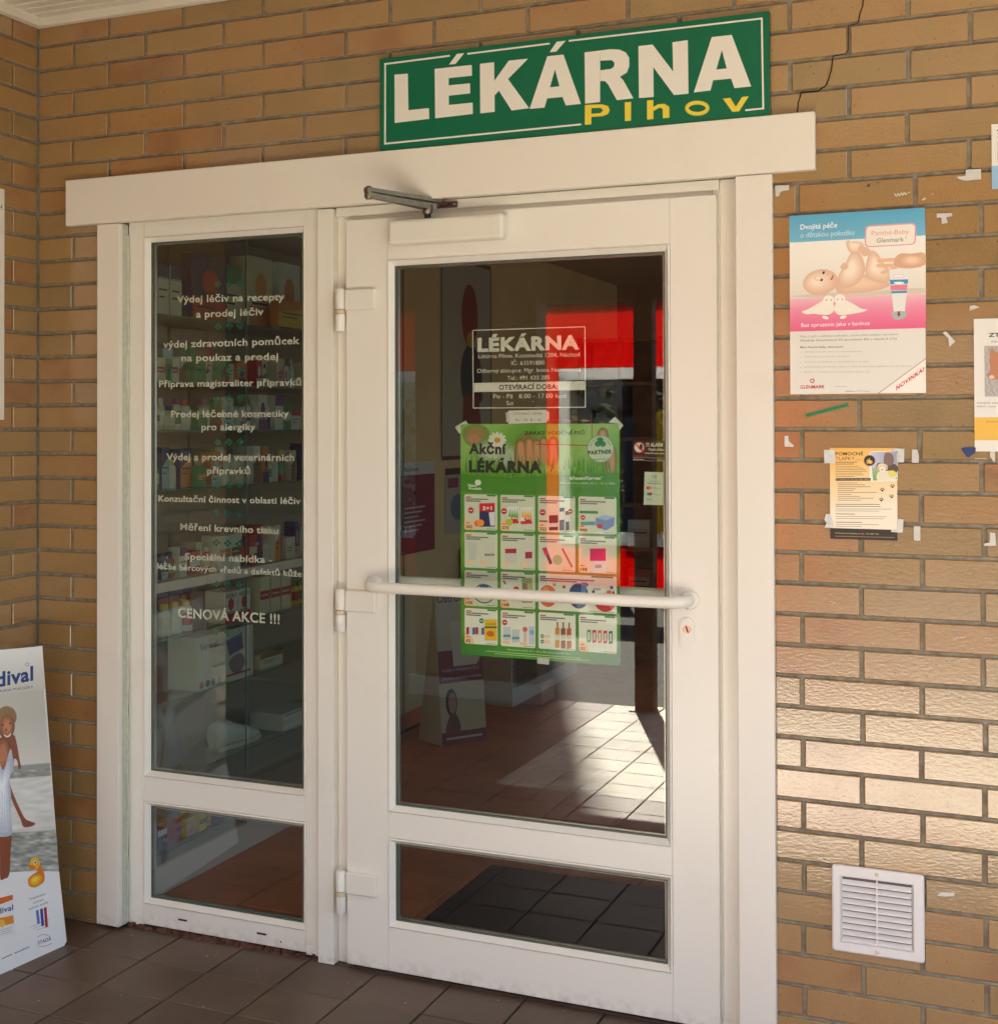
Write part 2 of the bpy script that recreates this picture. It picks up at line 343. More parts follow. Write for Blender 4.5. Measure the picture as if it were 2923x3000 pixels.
# tiled porch floor: bedding plus tiles
t = .24; ox = .337; oy = -.216
pf = box('porch_floor', M_GROUT, None, -.3, 6.1, -4.55, .24, -.028, -.003); pf['kind'] = 'structure'
def tile_mesh(name, sx, sy, m, th=.008, ch=.0018):
    mb = MB(); a, b_ = sx / 2, sy / 2
    vs = [(-a, -b_, -th), (a, -b_, -th), (a, b_, -th), (-a, b_, -th), (-a, -b_, -ch), (a, -b_, -ch), (a, b_, -ch), (-a, b_, -ch),
          (-a + ch, -b_ + ch, 0), (a - ch, -b_ + ch, 0), (a - ch, b_ - ch, 0), (-a + ch, b_ - ch, 0)]
    fs = [(8, 9, 10, 11)] + [(i, (i + 1) % 4, (i + 1) % 4 + 4, i + 4) for i in range(4)] + [(i + 4, (i + 1) % 4 + 4, (i + 1) % 4 + 8, i + 8) for i in range(4)]
    mb.add(vs, fs); me = mb.mesh(name); me.materials.append(m); return me
tm = tile_mesh('floor_tile', t - .006, t - .006, M_TILE)
rest = MB(); slab = MB()
tv = [v.co.copy() for v in tm.vertices]; tf = [tuple(p.vertices) for p in tm.polygons]
for i in range(-3, 24):
    for j in range(-18, 2):
        cx = ox + (i + .5) * t; cy = oy + (j + .5) * t
        if cx > 6.0: continue
        if cy > .2: continue
        if i <= 10 and j >= -5:
            o = bpy.data.objects.new('floor_tile', tm); C.objects.link(o); o.parent = pf
            o.location = (cx, cy, random.uniform(-.0006, .0006) + .003); o.rotation_euler = (random.uniform(-.002, .002), random.uniform(-.002, .002), 0)
        else: (rest if j >= -9 or cx < .8 else slab).add([(v.x + cx, v.y + cy, v.z + .003) for v in tv], tf)  # added pale slabs lie only around the sun patch, for a stronger bounce
o = rest.build('floor_tile', M_TILE, pf); o['kind'] = 'stuff'
o = slab.build('bounce_slab', M_SLAB, pf); o['kind'] = 'stuff'

mb = MB()
for k in range(60):
    x = random.uniform(.1, 2.6); y = -random.uniform(0.02, 1) ** 1.3 * .95; r_ = random.uniform(.0008, .0026)
    mb.add([(x - r_, y - r_, .0035), (x + r_, y - r_ * .6, .0035), (x + r_ * .7, y + r_, .0035), (x - r_ * .8, y + r_, .0035), (x, y, .0035 + r_)], [(0, 1, 4), (1, 2, 4), (2, 3, 4), (3, 0, 4)])
o = mb.build('floor_crumbs', mat('pale_crumbs', (.5, .46, .4), .9), pf); o['kind'] = 'stuff'
# brick walls -------------------------------------------------
BM = {}
def brick_mesh(L, H, D=.03, ch=.0022):
    k = (round(L, 3), round(H, 3))
    if k in BM: return BM[k]
    a, b_ = L / 2, H / 2; mb = MB()
    def ringp(dx, y, n=1): return [(-a + dx, y, -b_ + dx), (a - dx, y, -b_ + dx), (a - dx, y, b_ - dx), (-a + dx, y, b_ - dx)]
    vs = ringp(0, D) + ringp(0, ch) + ringp(ch, 0)
    fs = [(8, 9, 10, 11)] + [(i, (i + 1) % 4, (i + 1) % 4 + 4, i + 4) for i in range(4)] + [(i + 4, (i + 1) % 4 + 4, (i + 1) % 4 + 8, i + 8) for i in range(4)]
    mb.add(vs, fs); me = mb.mesh('brick'); me.materials.append(M_BRICK); BM[k] = me; return me
J = .0102
fw = thing('front_brick_wall', 'wide glazed ochre brick wall around the white shop entrance, with a zigzag crack', 'wall', (1.6, 0, 0))
def lay(parent, flip, spans, ztop, zbot, kind):
    """spans: list of (x0,x1) joint-to-joint"""
    for x0, x1 in spans:
        a, b_ = x0 + J / 2, x1 - J / 2
        if b_ - a < .02: continue
        me = brick_mesh(b_ - a, (ztop - zbot) - J); zc = (ztop + zbot) / 2; xc = (a + b_) / 2; dy = random.uniform(-.0012, .0012)
        if kind == 'part':
            o = bpy.data.objects.new('brick', me); C.objects.link(o); o.parent = parent
            if not flip: p = Vector((xc, dy, zc)); o.rotation_euler = (random.uniform(-.008, .008), random.uniform(-.003, .003), random.uniform(-.005, .005))
            else: p = Vector((-dy, -xc, zc)); o.rotation_euler = (random.uniform(-.004, .004), 0, R(90) + random.uniform(-.006, .006))
            o.location = p - OFF[parent]
        else:
            for v in me.vertices: pass
            q = [(xc + v.co.x, v.co.y, zc + v.co.z) for v in me.vertices] if not flip else [(-v.co.y, -(xc + v.co.x), zc + v.co.z) for v in me.vertices]
            kind.add(q, [tuple(p.vertices) for p in me.polygons])
stuffb = MB(); OX0, OX1, OZ = .30, 2.465, 2.47
for r in range(-1, 37):
    zt = Z0 - T * r; zb = zt - T
    if zt > 3.13: zt = 3.13
    if zb < 0.004: zb = 0.004
    off = 0 if r % 2 else 1      # rows with odd joints start with a half brick
    js = [0.0] + [.15 * k for k in range(1, 42) if (k % 2 == 1) == (r % 2 == 0)]
    if r >= 8: js = [j + (.018 if r == 8 else .025) * (1 if j > 1.6 else 0) for j in js]
    js = [j if j == 0 else j + random.uniform(-.003, .003) for j in js]
    spans = []
    for a, b_ in zip(js[:-1], js[1:]):
        if zb < OZ - .01:
            if a < OX0:
                spans.append((a, min(b_, OX0)))
                if b_ > OX1: pass
                continue
            if b_ > OX1: spans.append((max(a, OX1), b_)); continue
            continue
        spans.append((a, b_))
    lay(fw, False, [s_ for s_ in spans if s_[0] < 3.35], zt, zb, 'part')
    lay(fw, False, [s_ for s_ in spans if s_[0] >= 3.35], zt, zb, stuffb)
o = stuffb.build('brick', M_BRICK, fw); o['kind'] = 'stuff'
mb = MB(); mb.box(-.3, OX0, .009, .24, 0, 3.2); mb.box(OX1, 6.2, .009, .24, 0, 3.2); mb.box(OX0, OX1, .009, .24, OZ, 3.2); mb.build('mortar', M_MORTAR, fw)
# zigzag crack in the brickwork, right of the sign
CRW = [(2.743, 2.858), (2.739, 2.832), (2.73, 2.81), (2.725, 2.788), (2.701, 2.783), (2.701, 2.717), (2.693, 2.708), (2.667, 2.706), (2.66, 2.702), (2.659, 2.682), (2.653, 2.656), (2.647, 2.638), (2.641, 2.626), (2.624, 2.615), (2.578, 2.616), (2.575, 2.601), (2.57, 2.578), (2.566, 2.558)]
cs = wall_sheet(-.0018, [(0, 0), (1, 0), (1, 1), (0, 1)], [(0, 0), (1, 0), (1, 1), (0, 1)])
for a, b_ in zip(CRW[:-1], CRW[1:]): cs.line([a, ((a[0] + b_[0]) / 2 + random.uniform(-.002, .002), (a[1] + b_[1]) / 2), b_], random.uniform(.0022, .0034), (.012, .008, .006), 0)
cs.build('crack', mat('crack_dark', (.012, .008, .006), .95, 0), fw)
box('upper_wall', mat('upper_render', (.55, .50, .42), .9), fw, -.3, 6.2, .0, .24, 3.33, 4.4)
# side wall
sw = thing('side_brick_wall', 'left brick wall meeting the entrance wall at the corner, behind the leaning board', 'wall', (0, -.6, 0))
stuffb = MB()
for r in range(-1, 37):
    zt = min(3.13, Z0 - T * r); zb = max(.004, zt - T)
    if zt > 3.13: zt = 3.13
    jd = .14
    js = [0.0] + ([jd] if r % 2 else []) 
    k = .29 if r % 2 == 0 else jd + .3
    while k < 3.6: js.append(k + random.uniform(-.003, .003)); k += .3
    js = [j for j in js if j < 1.12] + [1.2]
    sp = [(a, b_) for a, b_ in zip(js[:-1], js[1:])]
    lay(sw, True, [s_ for s_ in sp if s_[0] < 1.2], zt, zb, 'part'); lay(sw, True, [s_ for s_ in sp if s_[0] >= 1.2], zt, zb, stuffb)
o = stuffb.build('brick', M_BRICK, sw); o['kind'] = 'stuff'
MB().box(-.24, -.009, -1.2, .009, 0, 3.2).build('mortar', M_MORTAR, sw)

# porch ceiling: soffit planks and edge moulding, front beam, roof
ce = box('porch_ceiling', M_SOFFIT, None, -.3, 4.7, -4.45, .24, 3.2, 3.32); ce['kind'] = 'structure'
y = -.035
while y > -1.6:   # planks run parallel to the entrance
    box('soffit_plank', M_SOFFIT, ce, .03, 4.65, y - .047, y, 3.132, 3.15, b=.003); y -= .056
mb = MB()
while y > -4.4: mb.box(.03, 4.65, y - .047, y, 3.132, 3.15); y -= .056
o = mb.build('soffit_plank', M_SOFFIT, ce); o['kind'] = 'stuff'
box('soffit_backing', M_DARK, ce, -.2, 4.68, -4.4, .2, 3.155, 3.195)
box('edge_moulding', M_SOFFIT, ce, .002, 4.6, -.034, -.002, 3.104, 3.148, b=.004)
box('edge_moulding', M_SOFFIT, ce, .002, .036, -1.2, -.036, 3.104, 3.148, b=.004)
bw = mat('dark_brown_fascia', (.10, .05, .03), .6, .3, noise=.15, nscale=4)
box('porch_beam', bw, ce, -3.0, 4.7, -4.53, -4.4, 2.47, 3.32)
col = thing('brown_pier', 'broad dark brown pier carrying the porch beam, mirrored in the door glass', 'pier', (0, -4.46, 0))
MB().box(-.42, .385, -4.56, -4.36, 0, 2.468).build('shaft', bw, col)
MB().box(-.46, .42, -4.6, -4.34, 0, .12).build('base', M_CONC, col)
pw_ = thing('light_blocking_panel', 'tall dark brown panel wall added left of the pier to block skylight', 'wall', (-1.9, -4.46, 0))  # added wall, keeps sky light off the left side of the entrance
MB().box(-3.0, -.78, -4.5, -4.4, 0, 2.468).build('panel', bw, pw_)
col = thing('brown_post', 'slim dark brown post under the porch beam, mirrored near the stickers', 'post', (1.03, -4.46, 0))
MB().box(.98, 1.09, -4.5, -4.39, .012, 2.468).build('shaft', bw, col)
MB().box(.95, 1.12, -4.53, -4.36, 0, .012).build('foot_plate', M_METAL, col)

# ============================================================ SHOP OPPOSITE (seen only mirrored in the glass)
bs = thing('red_shop_front', 'long low red panelled glass shop front with white window frames across the yard', 'shop front', (-3, -10.6, 0))
yf = -10.5
for k in range(9): MB().box(-8 + k, -7.004 + k, yf - .012, yf, 2.31, 2.97).build('fascia_panel', M_RED, bs); MB().box(-8 + k, -7.004 + k, yf - .012, yf, .02, .48).build('stall_riser', M_RED, bs)
MB().box(-8, 1, yf - .10, yf + .05, 2.972, 3.03).build('cap_rail', bw, bs)
for x0, x1 in [(-8, -5), (-2.55, -2.3), (-1.66, -1.36), (.35, .996)]:
    MB().box(x0, x1, yf - .012, yf, .482, 2.308).build('pillar_panel', M_RED, bs)
shopw = panel_material('shop_window_white', (.88, .88, .86), .6)
for x0, x1 in [(-5, -2.55), (-2.3, -1.66), (-1.36, .35)]:
    f = MB(); f.box(x0, x1, yf - .05, yf + .02, 2.19, 2.31); f.box(x0, x1, yf - .05, yf + .02, .48, .61); f.box(x0, x0 + .10, yf - .05, yf + .02, .61, 2.19); f.box(x1 - .10, x1, yf - .05, yf + .02, .61, 2.19)
    fo = f.build('window', shopw, bs)
    MB().box(x0 + .10, x1 - .10, yf - .03, yf - .02, .61, 2.19).build('pane', M_GLASS, fo)
cl = ['5f6f78', '8a8f94', 'b9a52a', '2f4a66', '6d7076', '99a3ab', '3a3f44']
for k in range(6):
    x0 = -1.2 + k * .25 + random.uniform(-.04, .04); w = random.uniform(.1, .2)
    ci = 2 if k == 3 else random.choice([0, 1, 3, 4, 5, 6])
    z1 = random.uniform(1.6, 2.15)
    tag(box('roller_banner', MATS.get('banner_cloth%s' % 'abcdefg'[ci]) or panel_material('banner_cloth%s' % 'abcdefg'[ci], hx(cl[ci]), .4), None, x0, x0 + w, yf - .16, yf - .13, .5, z1, loc=(x0, yf - .15, .5)),
        'upright coloured display banner, %s from the left, in the red shop window opposite' % (['first', 'second', 'third', 'fourth', 'fifth', 'sixth', 'seventh', 'eighth', 'ninth', 'tenth', 'eleventh', 'twelfth', 'thirteenth', 'fourteenth', 'fifteenth', 'sixteenth'][k]), 'banner', 'banners in the opposite shop window')
# shrub in front of the left window of the opposite shop
sh = thing('leafy_shrub', 'pale green leafy shrub by the left window of the red shop opposite', 'shrub', (-2.75, -9.0, 0))
lf = MB()
for k in range(1500):
    a = random.uniform(0, 6.28); z = random.uniform(.15, 1.9); rr = .45 * math.sqrt(random.random()) * math.sin(min(3.1, z / 1.95 * 2.9) + .1) ** .5
    p = Vector((-2.75 + rr * math.cos(a), -9.0 + rr * math.sin(a), z)); d = Vector((random.gauss(0, 1), random.gauss(0, 1), random.gauss(0, 1))).normalized() * .03; e = d.cross(Vector((random.random(), random.random(), 1))).normalized() * .016
    lf.add([p - d, p + e, p + d, p - e], [(0, 1, 2, 3)])
lf.build('foliage', M_LEAF, sh)
mb = MB()
for k in range(5): a = k * 1.25; mb.tube([(-2.75, -9.0, 0), (-2.75 + .1 * math.cos(a), -9.0 + .1 * math.sin(a), .6), (-2.75 + .3 * math.cos(a), -9.0 + .3 * math.sin(a), 1.5)], [.02, .014, .006], 6)
mb.build('stems', M_DWOOD, sh)

hg = thing('yard_hedge', 'dark green hedge behind the red shop front across the yard', 'hedge', (0, -14.5, 0))
lf = MB()
for k in range(5000):
    p = Vector((random.uniform(-8, 6), -14.5 + random.gauss(0, .35), random.uniform(.1, 2.0 + .3 * math.sin(k)))); d = Vector((random.gauss(0, 1), random.gauss(0, 1), random.gauss(0, 1))).normalized() * .09; e = d.cross(Vector((random.random(), random.random(), 1))).normalized() * .05
    lf.add([p - d, p + e, p + d, p - e], [(0, 1, 2, 3)])
lf.build('foliage', M_LEAF, hg)
tw = thing('sun_blocking_tower', 'tall pale tower added across the yard on the left to shade the porch floor', 'building', (-18, -20, 0))  # added tower, its shadow cuts the left edge of the sun patch
MB().box(-31, -5.3, -21, -19, 0, 21).build('wall', M_CONC, tw)
for kx in range(8):
    for kz in range(6): box('window', M_DARK, tw, -30 + kx * 3, -28.4 + kx * 3, -19.02, -18.98, 1.5 + kz * 3, 2.9 + kz * 3)
gb = thing('grey_building', 'pale grey building with a dark window row beyond the yard hedge', 'building', (0, -22, 0))
MB().box(-14, 14, -26, -22, 0, 4.2).build('wall', M_CONC, gb)
for k in range(9): box('window', M_DARK, gb, -12.4 + k * 2.9, -10.6 + k * 2.9, -22.02, -21.99, 1.6, 3.2)
# ============================================================ INTERIOR SHELL
IX0, IX1, IY0, IY1, IZ = -.06, 4.6, .24, 8.0, 2.9
itf = box('interior_floor', M_GROUT, None, IX0, IX1, IY0 - .2, IY1, -.028, -.003); itf['kind'] = 'structure'
ti = .305; tm = tile_mesh('interior_tile', ti - .006, ti - .006, M_ITILE); tv = [v.co.copy() for v in tm.vertices]; tf = [tuple(p.vertices) for p in tm.polygons]; rest = MB()
for i in range(0, 16):
    for j in range(0, 27):
        cx = -.02 + (i + .5) * ti; cy = .09 + (j + .5) * ti
        if cx > IX1 or cy > IY1: continue
        if i <= 7 and j <= 20:
            o = bpy.data.objects.new('interior_tile', tm); C.objects.link(o); o.parent = itf; o.location = (cx, cy, .002 + random.uniform(-.0004, .0004))
            o.rotation_euler = (random.uniform(-.0015, .0015), random.uniform(-.0015, .0015), 0)
        else: rest.add([(v.x + cx, v.y + cy, v.z + .002) for v in tv], tf)
o = rest.build('interior_tile', M_ITILE, itf); o['kind'] = 'stuff'
def struct(n, m, *a):
    o = box(n, m, None, *a); o['kind'] = 'structure'; return o
iw = struct('interior_left_wall', M_YWALL, IX0 - .2, IX0, IY0, IY1, 0, IZ)
box('skirting', M_ITILE, iw, IX0, IX0 + .01, IY0 + .02, IY1 - .02, .004, .09)
struct('interior_back_wall', M_BWALL, IX0, IX1, IY1, IY1 + .2, 0, IZ)
iw = struct('interior_right_wall', M_BWALL, IX1, IX1 + .2, IY0, IY1, 0, .9)  # unseen opening added in this wall to let daylight into the room
box('wall_above_light_opening', M_BWALL, iw, IX1, IX1 + .2, IY0, IY1, 2.6, IZ); box('wall_beside_light_opening', M_BWALL, iw, IX1, IX1 + .2, IY0, 2.0, .9, 2.6); box('wall_beside_light_opening', M_BWALL, iw, IX1, IX1 + .2, 7.0, IY1, .9, 2.6)
struct('interior_ceiling', mat('brown_ceiling', (.5, .38, .27), .8), IX0, IX1, IY0, IY1, IZ, IZ + .1)
mb = MB()
# ============================================================ ENTRANCE FRAME WITH SIDELIGHT
ef = thing('entrance_frame', 'white entrance surround with header board, side boards and fixed lettered window left of the door', 'door frame', (1.35, .02, 0))
box('header_board', M_BOARD, ef, .140, 2.617, -.030, -.001, 2.398, 2.556, b=.002)
box('side_board', M_BOARD, ef, .267, .357, -.022, .0, .014, 2.396, b=.0015)
box('side_board', M_BOARD, ef, 2.405, 2.503, -.022, .0, .004, 2.396, b=.0015)
mb = MB(); mb.box(.300, .3565, .001, .034, .014, 2.396); mb.box(2.408, 2.46, .001, .034, .006, 2.396); mb.box(.36, 2.404, .002, .034, 2.402, 2.46); mb.build('reveal', M_SEAL, ef)
# bead of sealant down the left board, uneven
mb = MB(); pts = [(.3575 + random.uniform(0, .003), .030 + random.uniform(-.003, .002), .02 + k * .06) for k in range(40)]
mb.tube(pts, [random.uniform(.0035, .0065) for _ in pts], 7); mb.build('sealant_bead', M_SEAL, ef)
YF = .036
def rail(n, par, x0, x1, z0, z1, y0, y1, m=M_WHITE): return box(n, m, par, x0, x1, y0, y1, z0, z1, b=.0015)
rail('stile', ef, .358, .420, .012, 2.404, YF, YF + .06); rail('stile', ef, 1.037, 1.0915, .012, 2.404, YF, YF + .06)
rail('top_rail', ef, .4205, 1.0365, 2.351, 2.404, YF, YF + .06); rail('middle_rail', ef, .4205, 1.0365, .434, .517, YF, YF + .06); rail('bottom_rail', ef, .4205, 1.0365, .018, .087, YF, YF + .06)
rail('mullion_cover', ef, 1.092, 1.147, .004, 2.397, .012, YF + .06)
rail('jamb', ef, 1.1475, 1.215, .006, 2.40, .046, .12); rail('jamb', ef, 2.330, 2.40, .006, 2.40, .040, .12); rail('head', ef, 1.2155, 2.3295, 2.345, 2.40, .044, .12)
rail('jamb_step', ef, 2.352, 2.4045, .006, 2.40, .034, .0395); rail('head_step', ef, 1.15, 2.35, 2.372, 2.4, .030, .0435)
def glazing(par, x0, x1, z0, z1, yf, bw_=.018, dep=.016, pane='pane'):
    """sloping bead ring, gasket and pane; x0..z1 is the visible glass"""
    o_ = [(x0 - bw_, yf - .001, z0 - bw_), (x1 + bw_, yf - .001, z0 - bw_), (x1 + bw_, yf - .001, z1 + bw_), (x0 - bw_, yf - .001, z1 + bw_)]
    q = [(x0 - bw_ + .004, yf - .004, z0 - bw_ + .004), (x1 + bw_ - .004, yf - .004, z0 - bw_ + .004), (x1 + bw_ - .004, yf - .004, z1 + bw_ - .004), (x0 - bw_ + .004, yf - .004, z1 + bw_ - .004)]
    i_ = [(x0, yf + dep, z0), (x1, yf + dep, z0), (x1, yf + dep, z1), (x0, yf + dep, z1)]
    d_ = [(p[0], yf + .03, p[2]) for p in i_]
    mb = MB(); mb.add(o_ + q + i_ + d_, [(k + a, k + (a + 1) % 4, k + 4 + (a + 1) % 4, k + 4 + a) for k in (0, 4, 8) for a in range(4)]); mb.build('glazing_bead', M_WHITE, par)
    g = .0045; yg = yf + dep + .001; mb = MB()
    for a in ((x0, x0 + g, z0, z1), (x1 - g, x1, z0, z1), (x0 + g, x1 - g, z0, z0 + g), (x0 + g, x1 - g, z1 - g, z1)): mb.box(a[0], a[1], yg, yg + .02, a[2], a[3])
    mb.build('gasket', M_GASK, par)
    mb = MB(); sp_ = .009; yy = yg + .0045
    for a in ((x0 + g, x0 + sp_, z0 + g, z1 - g), (x1 - sp_, x1 - g, z0 + g, z1 - g), (x0 + sp_, x1 - sp_, z0 + g, z0 + sp_), (x0 + sp_, x1 - sp_, z1 - sp_, z1 - g)): mb.box(a[0], a[1], yy + .005, yy + .016, a[2], a[3])
    mb.build('spacer_bar', M_ALU, par)
    return MB().box(x0 + .001, x1 - .001, yg + .002, yg + .006, z0 + .001, z1 - .001).build(pane, M_GLASS, par)
glazing(ef, .438, 1.020, .535, 2.333, YF); glazing(ef, .438, 1.020, .105, .416, YF)
for x0 in (.557, .858): box('weep_slot', M_DARK, ef, x0, x0 + .034, YF - .0012, YF + .001, .0505, .0565)
box('dark_rivet', M_DARK, ef, .944, .948, YF - .0012, YF + .001, .036, .041)
# crumbling red mortar under the sidelight
mb = MB()
for k in range(70):
    x = .362 + k * .0104; w = random.uniform(.008, .02); mb.box(x, x + w, .030 + random.uniform(-.006, .006), .09, .0, random.uniform(.010, .019))
mb.build('crumbling_mortar', M_DIRT, ef)
box('threshold', mat('worn_threshold', (.10, .06, .045), .7, .3, noise=.4, nscale=40), ef, 1.148, 2.404, .03, .2, -.002, .005)
# lettering on the sidelight ------------------------------------------------
YG = YF + .0245
U_src = [(135, 200), (1125, 137), (1125, 3757), (142, 3642)]  # sidelight glass in crop units of .4503 px
def Uq(x, y): return (x, y)
wl_ = wall_sheet(YG, [(380, 620), (960, 620), (960, 2350), (380, 2350)], [(0.349, 2.445), (1.109, 2.394), (1.106, 0.503), (0.351, 0.418)])
WL = (.80, .78, .70)
def sU(x, y): return (380 + x * .4503, 620 + y * .4503)
def sV(x, y): return (380 + x * .4607, 1450 + y * .4607)
LINES = [(sU, "Výdej léčiv na recepty", (300, 590), (1000, 573), 46), (sU, "a prodej léčiv", (425, 687), (865, 669), 46), (sU, "výdej zdravotních pomůcek", (210, 885), (1100, 858), 46),
 (sU, "na poukaz a prodej", (330, 972), (960, 962), 46), (sU, "Příprava magistraliter přípravků", (184, 1140), (1110, 1128), 42), (sU, "Prodej léčebné kosmetiky", (262, 1336), (1030, 1333), 44),
 (sU, "pro alergiky", (460, 1420), (812, 1420), 44), (sU, "Výdej a prodej veterinárních", (232, 1615), (1065, 1620), 44), (sU, "přípravků", (497, 1705), (778, 1706), 44), (sU, "Konzultační činnost v oblasti léčiv", (180, 1884), (1106, 1902), 40),
 (sV, "Měření krevního tlaku", (315, 222), (940, 248), 44), (sV, "Speciální nabídka -", (345, 410), (900, 433), 44), (sV, "léčba bércových vředů a defektů kůže", (170, 470), (1088, 521), 38), (sV, "CENOVÁ AKCE !!!", (300, 778), (948, 822), 64)]
def serif_text(sh, t_, A, B, cap, col, L=1): sh.text(t_, A, B, cap, col, L, bold=.022)
for fn, t_, A, B, cap in LINES:
    sh_ = wall_sheet(YG, [(380, 620), (960, 620), (960, 2350), (380, 2350)], [(0.349, 2.445), (1.109, 2.394), (1.106, 0.503), (0.351, 0.418)])
    serif_text(sh_, t_, fn(*A), fn(*B), cap * .455, WL)
    sh_.build('lettering', M_VINYL, ef)
for fn, y_ in [(sU, 470), (sU, 745), (sU, 1035), (sU, 1215), (sU, 1500), (sU, 1780), (sV, 112), (sV, 303), (sV, 565), (sV, 870)]:
    sh_ = wall_sheet(YG, [(380, 620), (960, 620), (960, 2350), (380, 2350)], [(0.349, 2.445), (1.109, 2.394), (1.106, 0.503), (0.351, 0.418)])
    for k in range(3):
        cx, cy = fn((568 if fn is sU else 545) + 72 * k, y_ + k * (4 if fn is sV else -2))
        for a in (0, 90, 180, 270):
            px, py = cx + 6.3 * math.cos(R(a)), cy + 6.3 * math.sin(R(a)); sh_.poly([(px - 5, py), (px, py - 5), (px + 5, py), (px, py + 5)], (.01, .16, .09), 0)
    sh_.build('clover_ornament', M_VINYL, ef)

# ============================================================ DOOR
dr = thing('glazed_door', 'white glazed shop door with long white pull bar and three hinges, right of the sidelight', 'door', (1.77, .03, 0))
YD = .012; YB = .075
rail('stile', dr, 1.194, 1.336, .017, 2.355, YD, YB); rail('stile', dr, 2.215, 2.346, .017, 2.355, YD, YB)
rail('top_rail', dr, 1.3365, 2.2145, 2.223, 2.355, YD, YB); rail('middle_rail', dr, 1.3365, 2.2145, .428, .509, YD, YB); rail('bottom_rail', dr, 1.3365, 2.2145, .017, .152, YD, YB)
glazing(dr, 1.354, 2.197, .527, 2.205, YD); glazing(dr, 1.354, 2.197, .170, .410, YD)
for zt in (2.138, 1.192, .310):
    h = thing('hinge', None, None) if False else None
    mb = MB(); mb.box(1.1955, 1.299, -.004, YD, zt - .070, zt - .003, b=.0035); pl = mb.build('hinge', M_WHITE, dr)
    MB().tube([(1.179, -.002, zt - .064), (1.179, -.002, zt - .004), (1.179, -.002, zt)], [.0155, .0155, .012], 18).build('upper_knuckle', M_WHITE, pl)
    MB().tube([(1.179, -.002, zt - .0665), (1.179, -.002, zt - .0785)], .0145, 18).build('bearing_ring', mat('yellowed_plastic', (.68, .55, .36), .4), pl)
    MB().tube([(1.179, -.002, zt - .08), (1.179, -.002, zt - .13), (1.179, -.002, zt - .134)], [.0155, .0155, .012], 18).build('lower_knuckle', M_WHITE, pl)
# pull bars outside and inside
def bar(y0, y1, z, m, sgn):
    path = []; r_ = .045
    for k in range(9): a = R(90 * k / 8); path.append((1.291 + r_ - r_ * math.cos(a), y1 - sgn * r_ + sgn * r_ * math.sin(a), z - .003 * k / 8))
    for k in range(9): a = R(90 - 90 * k / 8); path.append((2.267 - r_ + r_ * math.cos(a), y1 - sgn * r_ + sgn * r_ * math.sin(a), z - .003 + .003 * k / 8))
    path = [(1.291, y0, z)] + path + [(2.267, y0, z)]
    mb = MB(); mb.tube(path, .0168, 24, cap=False); p = mb.build('pull_bar', m, dr)
    for x in (1.291, 2.267): MB().tube([(x, y0 + sgn * .0005, z), (x, y0 + sgn * .007, z), (x, y0 + sgn * .010, z)], [.0275, .0275, .0225], 28).build('rosette', m, p)
bar(YD, -.062, 1.213, M_WHITE, -1); bar(YB, .145, 1.213, M_WHITE, 1)
# lock
mb = MB(); pts = []
for k in range(13): a = R(15 * k); pts.append((2.261 + .0195 * math.cos(a), YD, 1.143 + .0195 * math.sin(a)))
for k in range(13): a = R(180 + 15 * k); pts.append((2.261 + .0195 * math.cos(a), YD, 1.098 + .0195 * math.sin(a)))
mb.prism(pts, (0, -.009, 0)); lk = mb.build('lock_plate', M_WHITE, dr)
MB().tube([(2.261, YD - .0085, 1.130), (2.261, YD - .0105, 1.130)], .0115, 24).build('lock_cylinder', mat('brass_pink', (.55, .35, .28), .3, .5, 1), lk)
MB().add([(2.2565, YD - .0112, 1.138), (2.260, YD - .0112, 1.1385), (2.2665, YD - .0112, 1.1225), (2.263, YD - .0112, 1.122)], [(0, 1, 2, 3)]) if False else None
m_ = MB(); m_.prism([(2.2565, YD - .0106, 1.138), (2.2605, YD - .0106, 1.1385), (2.266, YD - .0106, 1.1225), (2.262, YD - .0106, 1.122)], (0, -.0008, 0)); m_.build('keyhole', M_DARK, lk)
# door closer
dc = MB().box(1.361, 1.733, -.043, YD, 2.262, 2.338, b=.011).build('door_closer', M_CREAM, dr)
box('end_cap', M_CREAM, dc, 1.6895, 1.7335, -.0436, YD - .001, 2.2615, 2.3385, b=.011)
MB().tube([(1.484, -.018, 2.336), (1.484, -.018, 2.352)], .010, 16).build('spindle', M_DARK, dc)
MB().tube([(1.484, -.018, 2.352), (1.484, -.018, 2.358), (1.484, -.018, 2.366)], [.012, .016, .016], 18).build('spindle_nut', M_METAL, dc)
def arm(n, a, b_, w0, w1, th):
    a = Vector(a); b_ = Vector(b_); d = (b_ - a); s_ = Vector((-d.y, d.x, 0)).normalized()
    mb = MB(); mb.prism([a + s_ * w0, b_ + s_ * w1, b_ - s_ * w1, a - s_ * w0], (0, 0, th))
    mb.tube([a, a + Vector((0, 0, th))], w0, 18); mb.tube([b_, b_ + Vector((0, 0, th))], w1, 18); return mb.build(n, M_METAL, dc)
arm('main_arm', (1.484, -.018, 2.366), (1.372, -.205, 2.385), .016, .0135, .014)
arm('link_arm', (1.372, -.205, 2.401), (1.512, .008, 2.388), .015, .0125, .012)
arm('link_sleeve', (1.392, -.175, 2.4045), (1.470, -.056, 2.399), .0115, .0115, .006)
MB().tube([(1.372, -.205, 2.379), (1.372, -.205, 2.384), (1.372, -.205, 2.414), (1.372, -.205, 2.419)], [.008, .012, .012, .006], 18).build('elbow_pin', M_METAL, dc)
mb = MB(); mb.box(1.500, 1.565, .018, .0295, 2.374, 2.392, b=.001); mb.box(1.512, 1.542, -.004, .018, 2.380, 2.386); mb.build('arm_bracket', mat('dark_bracket', (.12, .07, .06), .4, .5, .6), dc)
